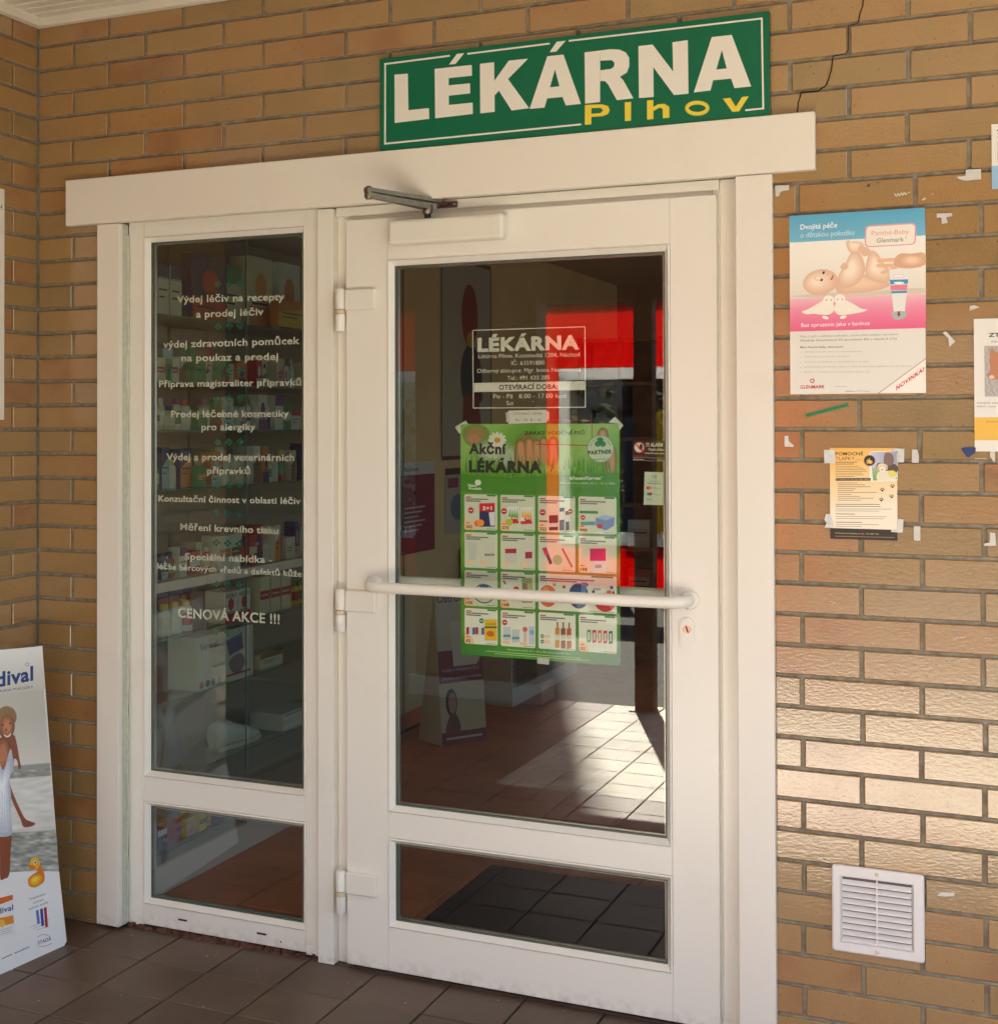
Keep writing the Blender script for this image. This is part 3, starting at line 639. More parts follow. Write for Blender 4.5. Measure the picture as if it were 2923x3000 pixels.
for x in (1.506, 1.558): MB().tube([(x, .018, 2.383), (x, .0155, 2.383)], .0035, 10).build('bracket_screw', M_ALU, dc)

# ============================================================ SIGN
sg = thing('shop_sign', 'green pharmacy sign with big white capitals and small yellow word, standing on the header board', 'sign', (1.91, -.012, 2.56))
sb = MB().box(1.326, 2.498, -.0215, -.004, 2.5575, 2.845, b=.0008).build('board', M_GREEN, sg)
ssrc = [(152, 228), (1700, 52), (1707, 455), (153, 588)]; sdst = [(1.326, 2.845), (2.498, 2.845), (2.498, 2.560), (1.326, 2.565)]
SW = (.80, .76, .68); SY = (.80, .62, .05)
def sgn(): return wall_sheet(-.0216, ssrc, sdst, step=.0004)
def letter(polys, col=SW, name='letter'):
    s_ = sgn()
    for p in polys: s_.poly(p, col, 1)
    s_.build(name, M_PRINT, sg)
letter([[(213, 291), (267, 287), (270, 433), (353, 425), (355, 468), (214, 484)]])
letter([[(376, 269), (526, 254), (527, 297), (433, 306), (433, 335), (519, 327), (520, 367), (434, 376), (434, 413), (530, 404), (531, 449), (379, 466)]])
letter([[(466, 210), (496, 207), (460, 250), (434, 252)]], name='accent')
letter([[(559, 250), (616, 244), (617, 318), (675, 238), (752, 231), (672, 311), (757, 427), (687, 436), (636, 357), (618, 376), (619, 441), (561, 447)]])
def Apol(ax, ay, bx, by, tl, tr, h1, h2, h3, lw, rw):
    return None
letter([[(829, 222), (893, 215), (964, 411), (904, 417), (890, 383), (829, 389), (819, 425), (759, 429)]][:0] + [[(829, 222), (861, 219), (860, 274), (840, 345), (829, 389), (819, 425), (759, 430)], [(861, 219), (893, 216), (964, 411), (904, 417), (890, 383), (829, 389), (840, 345), (878, 341), (860, 274)]])
letter([[(866, 165), (902, 161), (864, 204), (838, 206)]], name='accent')
# R with bowl
bowl_o = [(1080, 196), (1115, 198), (1140, 209), (1154, 230), (1155, 262), (1146, 288), (1118, 305)]
bowl_i = [(1062, 238), (1085, 239), (1096, 249), (1095, 264), (1082, 274), (1040, 279)]
letter([[(977, 208), (1039, 201), (1040, 404), (981, 410)], [(1039, 201), (1080, 196), (1115, 198), (1140, 209), (1154, 230), (1155, 262), (1146, 288), (1118, 305), (1082, 274), (1095, 264), (1096, 249), (1085, 239), (1040, 241)], [(1040, 279), (1082, 274), (1118, 305), (1131, 318), (1172, 390), (1107, 397), (1072, 335), (1060, 322), (1040, 321)]])
letter([[(1190, 185), (1246, 179), (1328, 286), (1324, 171), (1384, 163), (1389, 373), (1332, 378), (1250, 268), (1252, 385), (1194, 389)]])
letter([[(1478, 152), (1517, 148), (1518, 203), (1497, 279), (1485, 321), (1475, 361), (1410, 368)], [(1517, 148), (1556, 144), (1634, 346), (1569, 352), (1555, 315), (1485, 321), (1497, 279), (1538, 275), (1518, 203)]])
Y_ = lambda *p: letter(list(p), SY)
Y_([(980, 416), (1006, 414), (1006, 492), (980, 494)], [(1006, 414), (1050, 413), (1072, 420), (1079, 436), (1072, 452), (1050, 460), (1006, 463), (1006, 450), (1042, 448), (1053, 437), (1042, 427), (1006, 428)])
Y_([(1138, 406), (1163, 404), (1163, 478), (1139, 480)])
Y_([(1226, 399), (1251, 397), (1252, 472), (1227, 474)], [(1251, 425), (1270, 414), (1295, 412), (1314, 424), (1315, 467), (1289, 469), (1288, 432), (1276, 427), (1252, 440)])
s_ = sgn(); s_.ring(1424, 430, 41, 22, 15, SY, 1, n=36); s_.build('letter', M_PRINT, sg)
Y_([(1524, 393), (1553, 390), (1575, 425), (1599, 387), (1625, 384), (1588, 443), (1562, 445)])
s_ = sgn(); BW = 7
for seg in ([(437, 217), (175, 248), (175, 567), (965, 492)], [(508, 210), (838, 172)], [(914, 162), (1672, 81), (1682, 432), (1612, 439)]): s_.line(seg, BW, SW, 0)
for c_ in ((175, 248), (175, 567), (1672, 81), (1682, 432)): s_.rect(c_[0] - 3.5, c_[1] - 3.5, c_[0] + 3.5, c_[1] + 3.5, SW, 2)
s_.build('border_line', M_PRINT, sg)

# ============================================================ VENT GRILLE
vt = thing('vent_grille', 'square white plastic vent grille low on the brick wall right of the door', 'vent', (2.763, 0, .295))
mb = MB(); vx0, vx1, vz0, vz1 = 2.648, 2.878, .295, .525; ix0, ix1, iz0, iz1 = 2.668, 2.853, .320, .498
def rr_(x0, x1, z0, z1, r_, y): return [(cx + r_ * math.cos(R(a + k * 22.5)), y, cz + r_ * math.sin(R(a + k * 22.5))) for cx, cz, a in ((x1 - r_, z1 - r_, 0), (x0 + r_, z1 - r_, 90), (x0 + r_, z0 + r_, 180), (x1 - r_, z0 + r_, 270)) for k in range(5)]
A0 = rr_(vx0, vx1, vz0, vz1, .008, -.002); A1 = rr_(vx0, vx1, vz0, vz1, .008, -.011); A2 = rr_(vx0 + .004, vx1 - .004, vz0 + .004, vz1 - .004, .005, -.0145); A3 = rr_(ix0, ix1, iz0, iz1, .001, -.0145); A4 = rr_(ix0 + .006, ix1 - .006, iz0 + .006, iz1 - .004, .0005, -.004)
n_ = len(A0); mb.add(A0 + A1 + A2 + A3 + A4, [(k * n_ + i, k * n_ + (i + 1) % n_, (k + 1) * n_ + (i + 1) % n_, (k + 1) * n_ + i) for k in range(4) for i in range(n_)]); mb.build('frame', mat('white_vent_plastic', (.80, .75, .72), .4), vt)
MV = MATS['white_vent_plastic']
box('backing', mat('vent_shadow', (.14, .12, .11), .9), vt, ix0, ix1, -.0025, -.0015, iz0, iz1)
for k in range(10):
    z = iz1 - .008 - k * .0168; mb = MB(); mb.prism([(ix0 + .006, -.0142, z - .0108), (ix0 + .006, -.0142, z - .0140), (ix0 + .006, -.0120, z - .0130), (ix0 + .006, -.0035, z - .0042), (ix0 + .006, -.0035, z - .0028)], (ix1 - ix0 - .012, 0, 0)); mb.build('slat', MV, vt)
box('centre_rib', MV, vt, 2.7595, 2.7635, -.0138, -.004, iz0 + .004, iz1 - .004)
for z in (vz1 - .0125, vz0 + .0125):
    sc_ = MB().tube([(2.762, -.0143, z), (2.762, -.0162, z), (2.762, -.0168, z)], [.0055, .0052, .003], 16).build('screw', mat('vent_screw', (.6, .57, .5), .5), vt)
# ============================================================ POSTERS AND PAPERS ON THE BRICKS
def lerp(a, b_, t_): return tuple(a[i] + (b_[i] - a[i]) * t_ for i in range(3))
def smooth(pts, n=4, closed=True):
    out = []; k = len(pts)
    for i in range(k):
        p0, p1, p2, p3 = [pts[(i + j - 1) % k] for j in range(4)]
        for s_ in range(n):
            t_ = s_ / n; out.append(tuple(.5 * (2 * p1[a] + (p2[a] - p0[a]) * t_ + (2 * p0[a] - 5 * p1[a] + 4 * p2[a] - p3[a]) * t_ ** 2 + (3 * p1[a] - p0[a] - 3 * p2[a] + p3[a]) * t_ ** 3) for a in (0, 1)))
    return out
def curled(name, x0, x1, z0, z1, parent, m=None, curl=.004, th=.0006, y=-.0035):
    mb = MB(); n = 8; v = []
    for side in (0, 1):
        for j in range(n + 1):
            for i in range(n + 1):
                u = i / n; w = j / n; d = curl * max(0, (abs(u - .5) * 2) ** 4 * (abs(w - .5) * 2) ** 4) 
                v.append((x0 + (x1 - x0) * u, y + (th if side else 0), z0 + (z1 - z0) * w))
    N = (n + 1) ** 2; f = []
    for j in range(n):
        for i in range(n): k = j * (n + 1) + i; f += [(k, k + 1, k + n + 2, k + n + 1), (k + N, k + N + n + 1, k + N + n + 2, k + N + 1)]
    mb.add(v, f); mb.add([(x0, y, z0), (x1, y, z0), (x1, y, z1), (x0, y, z1), (x0, y + th, z0), (x1, y + th, z0), (x1, y + th, z1), (x0, y + th, z1)], [(i, (i + 1) % 4, (i + 1) % 4 + 4, i + 4) for i in range(4)])
    return mb.build(name, m or mat('white_paper', (.80, .76, .70), .45), parent)
# --- baby cream poster
bp_ = thing('baby_cream_poster', 'blue, white and pink poster with a lying baby, on the bricks right of the door', 'poster', (2.718, -.004, 1.79))
curled('sheet', 2.546, 2.890, 1.790, 2.279, bp_)
S_ = wall_sheet(-.0036, [(176, 217), (1196, 150), (1243, 1556), (218, 1580)], rectd(2.546, 2.890, 1.790, 2.279), step=.0001)
SK = (.94, .81, .71); SKd = (.90, .74, .64); SKd2 = (.89, .73, .62); SKl = (.98, .90, .83)
S_.grid([(176, 217), (1196, 150), (1208, 360), (184, 420)], 2, 12, lambda u, v: lerp((.36, .66, .80), (.60, .82, .90), v * .3 + .1 * v))
S_.grid([(184, 420), (1208, 360), (1222, 805), (196, 850)], 6, 10, lambda u, v: lerp((.96, .94, .90), (.90, .86, .80), v * v))
S_.grid([(196, 850), (1222, 805), (1230, 1062), (204, 1100)], 2, 12, lambda u, v: lerp((.96, .76, .80), (.92, .40, .56), v ** .7))
S_.text('Dvojitá péče', (262, 320), (541, 302), 40, (.9, .92, .92), 2, bold=.012)
S_.text('o dětskou pokožku', (264, 382), (672, 358), 40, (.62, .78, .84), 2)
def H3(c): return lin(c)
# baby lying on its back
S_.poly(smooth([(200, 830), (520, 800), (760, 795), (1000, 770), (1200, 760), (1200, 800), (1000, 810), (500, 838)]), H3((.86, .80, .74)), 1)
S_.blob(smooth([(540, 700), (640, 690), (760, 660), (900, 700), (950, 740), (860, 780), (700, 800), (560, 800)]), SKd2, SK, 2, shift=(0, -15))
S_.blob(smooth([(555, 690), (600, 600), (650, 500), (700, 480), (750, 560), (755, 650), (690, 740), (600, 760)]), SKd2, SKl, 3, 9, shift=(-18, -12))
S_.blob(smooth([(770, 560), (800, 480), (850, 500), (890, 560), (960, 660), (930, 720), (830, 710), (765, 660)]), SKd2, SKl, 4, 9, shift=(-8, -14))
S_.blob(smooth([(610, 420), (632, 400), (650, 412), (690, 408), (740, 425), (740, 470), (700, 500), (640, 490)]), SKd, SKl, 4.6, shift=(-6, -6))
S_.poly(smooth([(705, 450), (760, 450), (800, 480), (770, 520), (730, 510)]), H3(SKd), 5)
S_.blob([(425 + 132 * math.cos(R(a)) , 720 + 98 * math.sin(R(a)) - 12 * math.cos(R(a))) for a in range(0, 360, 12)], SKd2, SKl, 4, 10, shift=(-34, -14), shrink=.75); S_.blob([(405 + 30 * math.cos(R(a)), 690 + 24 * math.sin(R(a))) for a in range(0, 360, 20)], SK, SKl, 5.4, 3)
S_.ell(448, 805, 34, 14, H3(SKd), 6, 12, rot=-10)
S_.ell(447, 648, 9, 13, H3((.25, .18, .15)), 6, 10, rot=30); S_.ell(434, 704, 9, 12, H3((.25, .18, .15)), 6, 10, rot=30); S_.ell(478, 660, 10, 8, H3(SKd), 6, 8)
S_.poly(smooth([(498, 700), (510, 680), (518, 660), (522, 680), (512, 702)]), H3((.80, .38, .34)), 6)
S_.poly(smooth([(573, 605), (600, 570), (635, 600), (600, 628)]), H3(SKd), 5)
# adult hand
S_.poly(smooth([(1203, 494), (1100, 500), (1030, 498), (985, 530), (975, 590), (1040, 610), (1110, 610), (1207, 585)], 3), H3((.86, .68, .55)), 5); S_.blob([(1110 + 85 * math.cos(R(a)), 552 + 44 * math.sin(R(a))) for a in range(0, 360, 15)], (.88, .70, .57), (.96, .83, .72), 5.2, 5, shift=(0, -8))
for a, b_, r_ in (((980, 545), (862, 555), 14), ((980, 590), (858, 592), 14), ((1000, 605), (890, 645), 13)):
    S_.line([a, b_], r_ * 2, H3((.92, .74, .61)), 6); S_.ell(b_[0], b_[1], r_, r_, H3((.92, .74, .61)), 6, 10)
# tube
S_.poly([(940, 620), (1092, 610), (1068, 940), (985, 945)], H3((.92, .92, .90)), 7); S_.poly([(948, 700), (1087, 694), (1084, 728), (953, 734)], H3((.22, .60, .78)), 8)
S_.poly([(953, 740), (1083, 733), (1080, 778), (958, 780)], H3((.90, .52, .62)), 8); S_.poly([(961, 785), (1079, 780), (1078, 798), (963, 802)], H3((.25, .62, .78)), 8)
S_.ell(1018, 722, 40, 9, H3((.97, .97, .95)), 9); S_.rrect(975, 655, 1055, 684, 8, H3((.93, .78, .80)), 8); S_.rrect(980, 659, 1050, 680, 6, H3((.95, .94, .92)), 9)
S_.poly(smooth([(975, 945), (1075, 940), (1070, 985), (1020, 1003), (985, 990)]), H3((.68, .74, .74)), 7); S_.poly([(1015, 938), (1030, 938), (1030, 958), (1038, 958), (1023, 980), (1008, 958), (1015, 958)], H3((.62, .12, .16)), 9)
# two plain white seal shapes
S_.poly(smooth([(290, 945), (330, 930), (400, 890), (455, 860), (520, 880), (535, 930), (500, 965), (440, 968), (380, 962), (320, 965)]), H3((.96, .93, .88)), 4)
S_.poly(smooth([(785, 925), (740, 920), (680, 885), (610, 855), (550, 880), (535, 930), (570, 968), (640, 965), (700, 955), (760, 942)]), H3((.96, .93, .88)), 4)
S_.ell(490, 860, 42, 40, H3((.97, .94, .89)), 5); S_.ell(575, 850, 42, 40, H3((.97, .94, .89)), 5); S_.ell(470, 990, 26, 12, H3((.96, .93, .88)), 5, 12, rot=15); S_.ell(605, 985, 26, 12, H3((.96, .93, .88)), 5, 12, rot=-15)
for x_, y_ in ((474, 856), (511, 856), (558, 852), (595, 850)): S_.ell(x_, y_, 4, 5, H3((.1, .1, .1)), 6, 8)
S_.text('Bez opruzenin jako v bavlnce', (288, 1064), (806, 1043), 30, (.88, .84, .82), 3, bold=.01)
# rounded logo box
S_.rrect(752, 288, 1136, 454, 34, H3((.90, .62, .68)), 3, shear=-.06); S_.rrect(762, 297, 1126, 446, 28, H3((.95, .92, .86)), 4, shear=-.06)
S_.text('Panthé-Baby', (802, 362), (1082, 348), 34, H3((.90, .62, .66)), 5); S_.text('Glenmark', (842, 418), (1046, 406), 34, H3((.52, .56, .60)), 5, bold=.012); S_.ring(1062, 378, 6, 6, 2, H3((.52, .56, .6)), 5, 10)
G1 = H3((.55, .55, .55)); G2 = H3((.70, .68, .66))
S_.text('Mast k péči o dětskou pokožku, chrání před vznikem opruzenin.', (280, 1143), (1028, 1118), 15, G1, 1); S_.text('Obsahuje dexpanthenol 5% (provitamin B5) a vitamin E (1%).', (281, 1174), (1018, 1152), 15, H3((.4, .4, .4)), 1)
S_.text('Mast Panthé-Baby Glenmark:', (284, 1225), (610, 1218), 14, H3((.42, .42, .42)), 1, bold=.015)
for k, (t_, xe) in enumerate([('udržuje pokožku jemnou a hydratovanou', 748), ('velmi lehce se roztírá a vstřebává', 658), ('vhodná k pravidelnému každodennímu použití', 810), ('neobsahuje parabeny, látky na bázi polyethylenglykolu ani parfemaci', 1127), ('pečuje o namáhané prsní bradavky kojících žen', 815)]):
    S_.text(t_, (316, 1258 + 38.5 * k), (xe, 1250 + 38.5 * k - (8 if k == 3 else 0)), 12, G2, 1); S_.ell(291, 1256 + 38.5 * k, 3, 3, G1, 1, 6)
RD = H3((.76, .12, .16))
S_.ring(384, 1474, 15, 14, 7, RD, 1, 16, 40, 330); S_.rect(384, 1471, 402, 1477, RD, 2); S_.text('GLENMARK', (292, 1535), (478, 1530), 26, RD, 1, bold=.02)
S_.poly([(878, 1564), (1234, 1290), (1234, 1300), (893, 1564)], H3((.80, .66, .66)), 1); S_.poly([(893, 1564), (1234, 1300), (1243, 1556)], H3((.95, .93, .89)), 1)
S_.text('NOVINKA!', (1018, 1540), (1222, 1390), 34, H3((.84, .10, .12)), 2, bold=.035)
S_.line([(550, 1515), (650, 1513)], 3, G2, 1); S_.line([(632, 1552), (660, 1548), (700, 1553), (740, 1546), (820, 1550)], 2.5, H3((.5, .5, .5)), 1); S_.line([(640, 1546), (650, 1556), (690, 1546)], 2.5, H3((.5, .5, .5)), 2)
S_.build('print', M_PRINT, bp_)

# --- assistance dog flyer
fl = thing('assistance_dog_flyer', 'small yellow assistance dog flyer with paw prints and black footer, taped to the bricks', 'flyer', (2.733, -.004, 1.399))
curled('sheet', 2.648, 2.818, 1.399, 1.6445, fl, curl=.002)
F_ = wall_sheet(-.0036, [(535, 449), (1085, 455), (1083, 1210), (535, 1192)], rectd(2.648, 2.818, 1.399, 1.6445), step=.0001)
F_.grid([(535, 449), (1085, 455), (1083, 1122), (535, 1105)], 2, 14, lambda u, v: lerp((.95, .72, .33), (.95, .90, .82), min(1, v * 1.25 + .1 * u)))
F_.poly([(535, 1105), (1083, 1122), (1083, 1210), (535, 1192)], H3((.15, .11, .10)), 0)
F_.text('POMOCNÉ', (581, 512), (808, 512), 28, H3((.25, .16, .10)), 1, bold=.02); F_.text('TLAPKY', (581, 552), (738, 552), 30, H3((.35, .24, .14)), 1); F_.text('o.p.s.', (742, 552), (798, 552), 10, H3((.4, .3, .2)), 1)
F_.rrect(858, 480, 1088, 728, 22, H3((.93, .92, .88)), 1); 
F_.grid([(866, 488), (1083, 482), (1083, 706), (888, 720)], 10, 10, lambda u, v: lerp((.80, .82, .86), (.52, .66, .36), v) if v > .55 else lerp((.78, .80, .86), (.62, .62, .70), u), 2)
F_.poly(smooth([(925, 580), (970, 575), (1075, 590), (1082, 650), (960, 650), (915, 620)]), H3((.36, .28, .24)), 3); F_.poly(smooth([(985, 500), (1040, 500), (1060, 560), (1030, 600), (980, 590)]), H3((.50, .40, .38)), 4)
F_.ell(962, 612, 42, 34, H3((.90, .84, .72)), 5); F_.ell(962, 625, 20, 22, H3((.95, .90, .82)), 6); F_.ell(926, 618, 9, 24, H3((.80, .70, .56)), 6); F_.ell(1000, 612, 9, 22, H3((.82, .72, .58)), 6)
F_.ell(962, 630, 6, 5, (.02, .02, .02), 7); F_.ell(948, 602, 3, 3, (.02, .02, .02), 7); F_.ell(976, 602, 3, 3, (.02, .02, .02), 7)
F_.poly(smooth([(930, 650), (1000, 640), (1070, 650), (1075, 700), (1000, 715), (920, 712)]), H3((.92, .88, .78)), 5); F_.poly(smooth([(1010, 645), (1060, 640), (1078, 680), (1030, 690)]), H3((.90, .84, .40)), 6)
F_.ell(860, 556, 48, 46, H3((.60, .42, .40)), 4); F_.ell(860, 555, 42, 40, H3((.12, .09, .08)), 5); F_.ell(866, 568, 18, 15, H3((.92, .74, .36)), 6)
for a in (150, 175, 200, 225, 255): F_.line([(866, 565), (866 + 34 * math.cos(R(a)), 565 + 30 * math.sin(R(a)))], 6, H3((.92, .76, .4)), 6)
LG = H3((.55, .44, .28)); 
for k, w_ in enumerate([178, 150]): F_.line([(581, 568 + k * 15), (581 + w_, 568 + k * 15)], 5, H3((.30, .2, .1)), 1)
for k, w_ in enumerate([190, 225, 250, 255, 215, 230, 150]): F_.line([(581, 602 + k * 14), (581 + w_, 602 + k * 14)], 4, LG, 1)
F_.rrect(582, 699, 868, 720, 6, (.015, .01, .01), 1); F_.text('Co všechno pro Vás pes může udělat?', (588, 714), (860, 714), 9, (.75, .7, .6), 2)
for k, w_ in enumerate([160, 225, 270, 150, 130, 318, 110, 180, 290, 190]): F_.line([(598, 738 + k * 15.6), (598 + w_, 739 + k * 15.6)], 4, H3((.45, .38, .28)), 1)
for y_, ws in ((912, (360, 365)), (950, (455, 350)), (990, (155, 0)), (1012, (415, 390)), (1058, (215, 0)), (1076, (350, 210))):
    for k, w_ in enumerate(ws):
        if w_: F_.line([(581, y_ + k * 16), (581 + w_, y_ + k * 16 + 3)], 5 if y_ in (912, 990, 1058) else 3, H3((.42, .38, .32)), 1)
for px, py in ((962, 793), (1045, 764), (954, 874), (1037, 848)):
    F_.ell(px, py + 8, 10, 8, (.02, .015, .015), 1, 12)
    for a in (200, 245, 295, 340): F_.ell(px + 15 * math.cos(R(a)), py + 4 + 15 * math.sin(R(a)), 4.5, 5.5, (.02, .015, .015), 1, 8)
F_.text('www.pomocnetlapky.cz, tel.: 724 887 776', (575, 1150), (930, 1162), 12, H3((.85, .70, .42)), 1); F_.line([(575, 1172), (1058, 1184)], 6, H3((.55, .46, .30)), 1)
F_.build('print', M_PRINT, fl)
R2 = (2240, 1150)
def scrap(name, pts, label, cat='tape', group=None, m=None, y=-.0045, th=.0007):
    x = sum(p[0] for p in pts) / len(pts); z = min(p[1] for p in pts)
    mb = MB(); mb.prism([(p[0], y, p[1]) for p in pts], (0, th, 0)); o = mb.build(name, m or M_LTAPE, None, (x, y, z)); return tag(o, label, cat, group)
M_CTAPE = mat('clear_tape', (.66, .65, .61), .35, .5, noise=.1, nscale=90)
G_ = 'tape pieces holding the dog flyer'
scrap('tape_piece', [(2.633, 1.639), (2.661, 1.639), (2.662, 1.603), (2.634, 1.602)], 'whitish tape square on the top left corner of the yellow dog flyer', 'tape', G_, M_CTAPE, -.0055)
scrap('tape_piece', [(2.807, 1.644), (2.836, 1.643), (2.835, 1.607), (2.82, 1.607), (2.82, 1.636), (2.807, 1.636)], 'whitish tape square on the top right corner of the yellow dog flyer', 'tape', G_, M_CTAPE, -.0055)
scrap('tape_piece', [(2.637, 1.465), (2.648, 1.466), (2.658, 1.437), (2.653, 1.429), (2.633, 1.428), (2.639, 1.442), (2.633, 1.449)], 'crumpled whitish tape at the bottom left of the yellow dog flyer', 'tape', G_, M_CTAPE, -.0055)
scrap('tape_piece', [(2.819, 1.458), (2.833, 1.456), (2.831, 1.421), (2.817, 1.421), (2.802, 1.422), (2.802, 1.427), (2.818, 1.429)], 'whitish tape at the bottom right corner of the yellow dog flyer', 'tape', G_, M_CTAPE, -.0055)
G_ = 'old tape scraps on the bricks'
scrap('tape_scrap', [(2.509, 2.365), (2.546, 2.364), (2.546, 2.35), (2.528, 2.349), (2.521, 2.344), (2.52, 2.336), (2.51, 2.335)], 'L shaped white tape scrap on the brick under the right end of the header', 'tape', G_)
scrap('tape_scrap', [(2.99, 2.371), (3.026, 2.37), (3.026, 2.343), (2.991, 2.342), (2.983, 2.344), (2.972, 2.349), (2.968, 2.354), (2.989, 2.355)], 'white tape rectangle with a torn tail, left of the cut off notice at top right', 'tape', G_)
scrap('tape_scrap', [(2.919, 2.261), (2.956, 2.261), (2.956, 2.252), (2.942, 2.25), (2.946, 2.235), (2.931, 2.233), (2.93, 2.25), (2.919, 2.25)], 'T shaped white tape scrap right of the baby cream poster top', 'tape', G_)
scrap('tape_scrap', [(2.997, 2.015), (3.008, 2.017), (3.02, 2.011), (3.008, 2.007), (2.996, 2.003)], 'small torn white tape scrap on a reddish brick right of the baby cream poster', 'tape', G_)
scrap('tape_scrap', [(2.931, 1.947), (2.939, 1.951), (2.944, 1.945), (2.962, 1.924), (2.947, 1.909), (2.945, 1.932)], 'torn triangular white tape scrap beside the lower right of the baby cream poster', 'tape', G_, M_CTAPE)
scrap('tape_scrap', [(2.53, 1.676), (2.54, 1.677), (2.541, 1.663), (2.554, 1.651), (2.554, 1.646), (2.53, 1.647)], 'small L shaped white tape scrap beside the right door board, left of the dog flyer', 'tape', G_, M_CTAPE)
scrap('tape_scrap', [(2.855, 1.641), (2.868, 1.641), (2.872, 1.623), (2.871, 1.606), (2.854, 1.606)], 'upright white tape strip just right of the top of the dog flyer', 'tape', G_)
scrap('tape_scrap', [(2.858, 1.439), (2.874, 1.439), (2.874, 1.401), (2.858, 1.401)], 'upright white tape strip right of the bottom of the dog flyer', 'tape', G_)
scrap('tape_scrap', [(3.041, 1.428), (3.053, 1.427), (3.055, 1.394), (3.027, 1.393), (3.028, 1.399), (3.04, 1.402)], 'hook shaped white tape scrap at the right edge below the cat notice', 'tape', G_)
scrap('tape_scrap', [(3.043, 1.637), (3.054, 1.637), (3.054, 1.611), (3.05, 1.611), (3.042, 1.625)], 'white tape scrap hanging out under the cat notice', 'tape', G_)
scrap('tape_scrap', [(2.974, 1.643), (2.98, 1.647), (3.009, 1.647), (3.008, 1.634), (2.992, 1.621), (2.987, 1.623)], 'dark blue tape triangle at the lower left corner of the cat notice', 'tape', None, mat('blue_tape', (.012, .035, .16), .4))
gt = thing('green_label_strip', 'thin slanted green label strip with small dark lettering under the baby cream poster', 'label', (2.6, -.004, 1.72))
scr_ = [(2.585, 1.736), (2.696, 1.766), (2.698, 1.756), (2.588, 1.727)]
mb = MB(); mb.prism([(p[0], -.0035, p[1]) for p in scr_], (0, .0008, 0)); mb.build('strip', mat('green_label', (.03, .26, .10), .45), gt)
s_ = wall_sheet(-.0036, [(307, 1725), (635, 1640), (642, 1668), (318, 1752)], scr_); s_.text('SOUTĚŽ O MALOVANOU MAPU MĚSTA', (322, 1742), (632, 1660), 13, (.01, .04, .02), 1, bold=.02); s_.build('lettering', M_PRINT, gt)
# paint smears and scratches on the bricks (parts of the wall)
s_ = wall_sheet(-.0024, [(0, 0), (1, 0), (1, 1), (0, 1)], [(0, 0), (1, 0), (1, 1), (0, 1)])
PW = (.66, .62, .52)
for pts in ([(2.882, 2.3), (2.888, 2.306), (2.894, 2.304), (2.891, 2.3), (2.884, 2.298)], [(2.908, 0.475), (2.919, 0.485), (2.951, 0.488), (2.95, 0.48), (2.927, 0.475)], [(2.907, 2.313), (2.911, 2.315), (2.912, 2.314), (2.907, 2.311)], [(2.848, 2.322), (2.855, 2.324), (2.856, 2.323), (2.849, 2.319)]):
    s_.poly(pts, PW, 0)
zz = [(2.815, 2.322), (2.82, 2.313), (2.824, 2.322), (2.828, 2.314), (2.833, 2.323), (2.836, 2.315), (2.84, 2.323), (2.843, 2.316), (2.846, 2.321)]
s_.line(zz, .0028, PW, 0)
for a in ([(2.952, 1.146), (2.96, 1.151), (2.981, 1.154)], [(3.028, 1.156), (3.045, 1.152)], [(2.646, 1.23), (2.66, 1.226)], [(3.006, 1.619), (3.034, 1.618)]): s_.line(a, .0015, PW, 0)
s_.build('paint_smear', M_PRINT, fw)
s_ = wall_sheet(-.0024, [(0, 0), (1, 0), (1, 1), (0, 1)], [(0, 0), (1, 0), (1, 1), (0, 1)])
s_.poly([(2.745, 2.345), (2.75, 2.352), (2.756, 2.349), (2.752, 2.344)], (.01, .02, .04), 0); s_.line([(2.77, 2.354), (2.778, 2.354)], .002, (.01, .02, .04), 0)
s_.build('dark_mark', M_PRINT, fw)

# --- cat notice, cut by the right edge of the photo
cn = thing('lost_cat_notice', 'white lost cat notice with a ginger cat photo and yellow band, at the right edge', 'notice', (3.11, -.004, 1.637))
curled('sheet', 3.006, 3.216, 1.637, 1.981, cn)
K_ = wall_sheet(-.0036, [(124, 90), (300, 86), (300, 1040), (137, 1040)], rectd(3.006, 3.0595, 1.637, 1.981), step=.0001)
K_.text('ZTRATILA SE', (238, 228), (640, 220), 30, H3((.25, .22, .22)), 1, bold=.03); K_.text('PANÍ KOČIČKA', (262, 272), (560, 266), 15, H3((.5, .46, .46)), 1)
K_.grid([(206, 297), (640, 292), (640, 665), (210, 664)], 24, 20, lambda u, v: lerp((.78, .74, .72), (.62, .60, .60), .5 + .5 * math.sin(u * 60 + v * 30 + math.sin(v * 40))), 1)
K_.poly(smooth([(245, 400), (262, 310), (300, 345), (400, 340), (460, 400), (470, 520), (400, 560), (300, 540), (262, 545), (225, 510), (250, 480)]), H3((.74, .50, .36)), 2)
K_.ell(262, 525, 20, 14, H3((.88, .78, .70)), 3)
K_.text('PLEMENO: křížená', (153, 716), (330, 714), 12, H3((.45, .42, .42)), 1); K_.text('BARVA: rezavá', (153, 740), (290, 739), 12, H3((.45, .42, .42)), 1)
K_.poly([(133, 810), (740, 808), (742, 962), (136, 966)], H3((.92, .72, .30)), 1); K_.text('POMOZTE JI NAJÍT', (222, 846), (560, 843), 12, H3((.62, .48, .2)), 2)
K_.build('print', M_PRINT, cn)
tn = thing('blue_band_notice', 'white notice with a pale blue band, cut off at the top right edge', 'notice', (3.11, -.004, 2.21))
pp = [(3.051, 2.484), (3.067, 2.484), (3.065, 2.315), (3.056, 2.316)]
curled('sheet', pp[0][0], pp[0][0] + .21, (pp[2][1] + pp[3][1]) / 2, pp[0][1], tn)
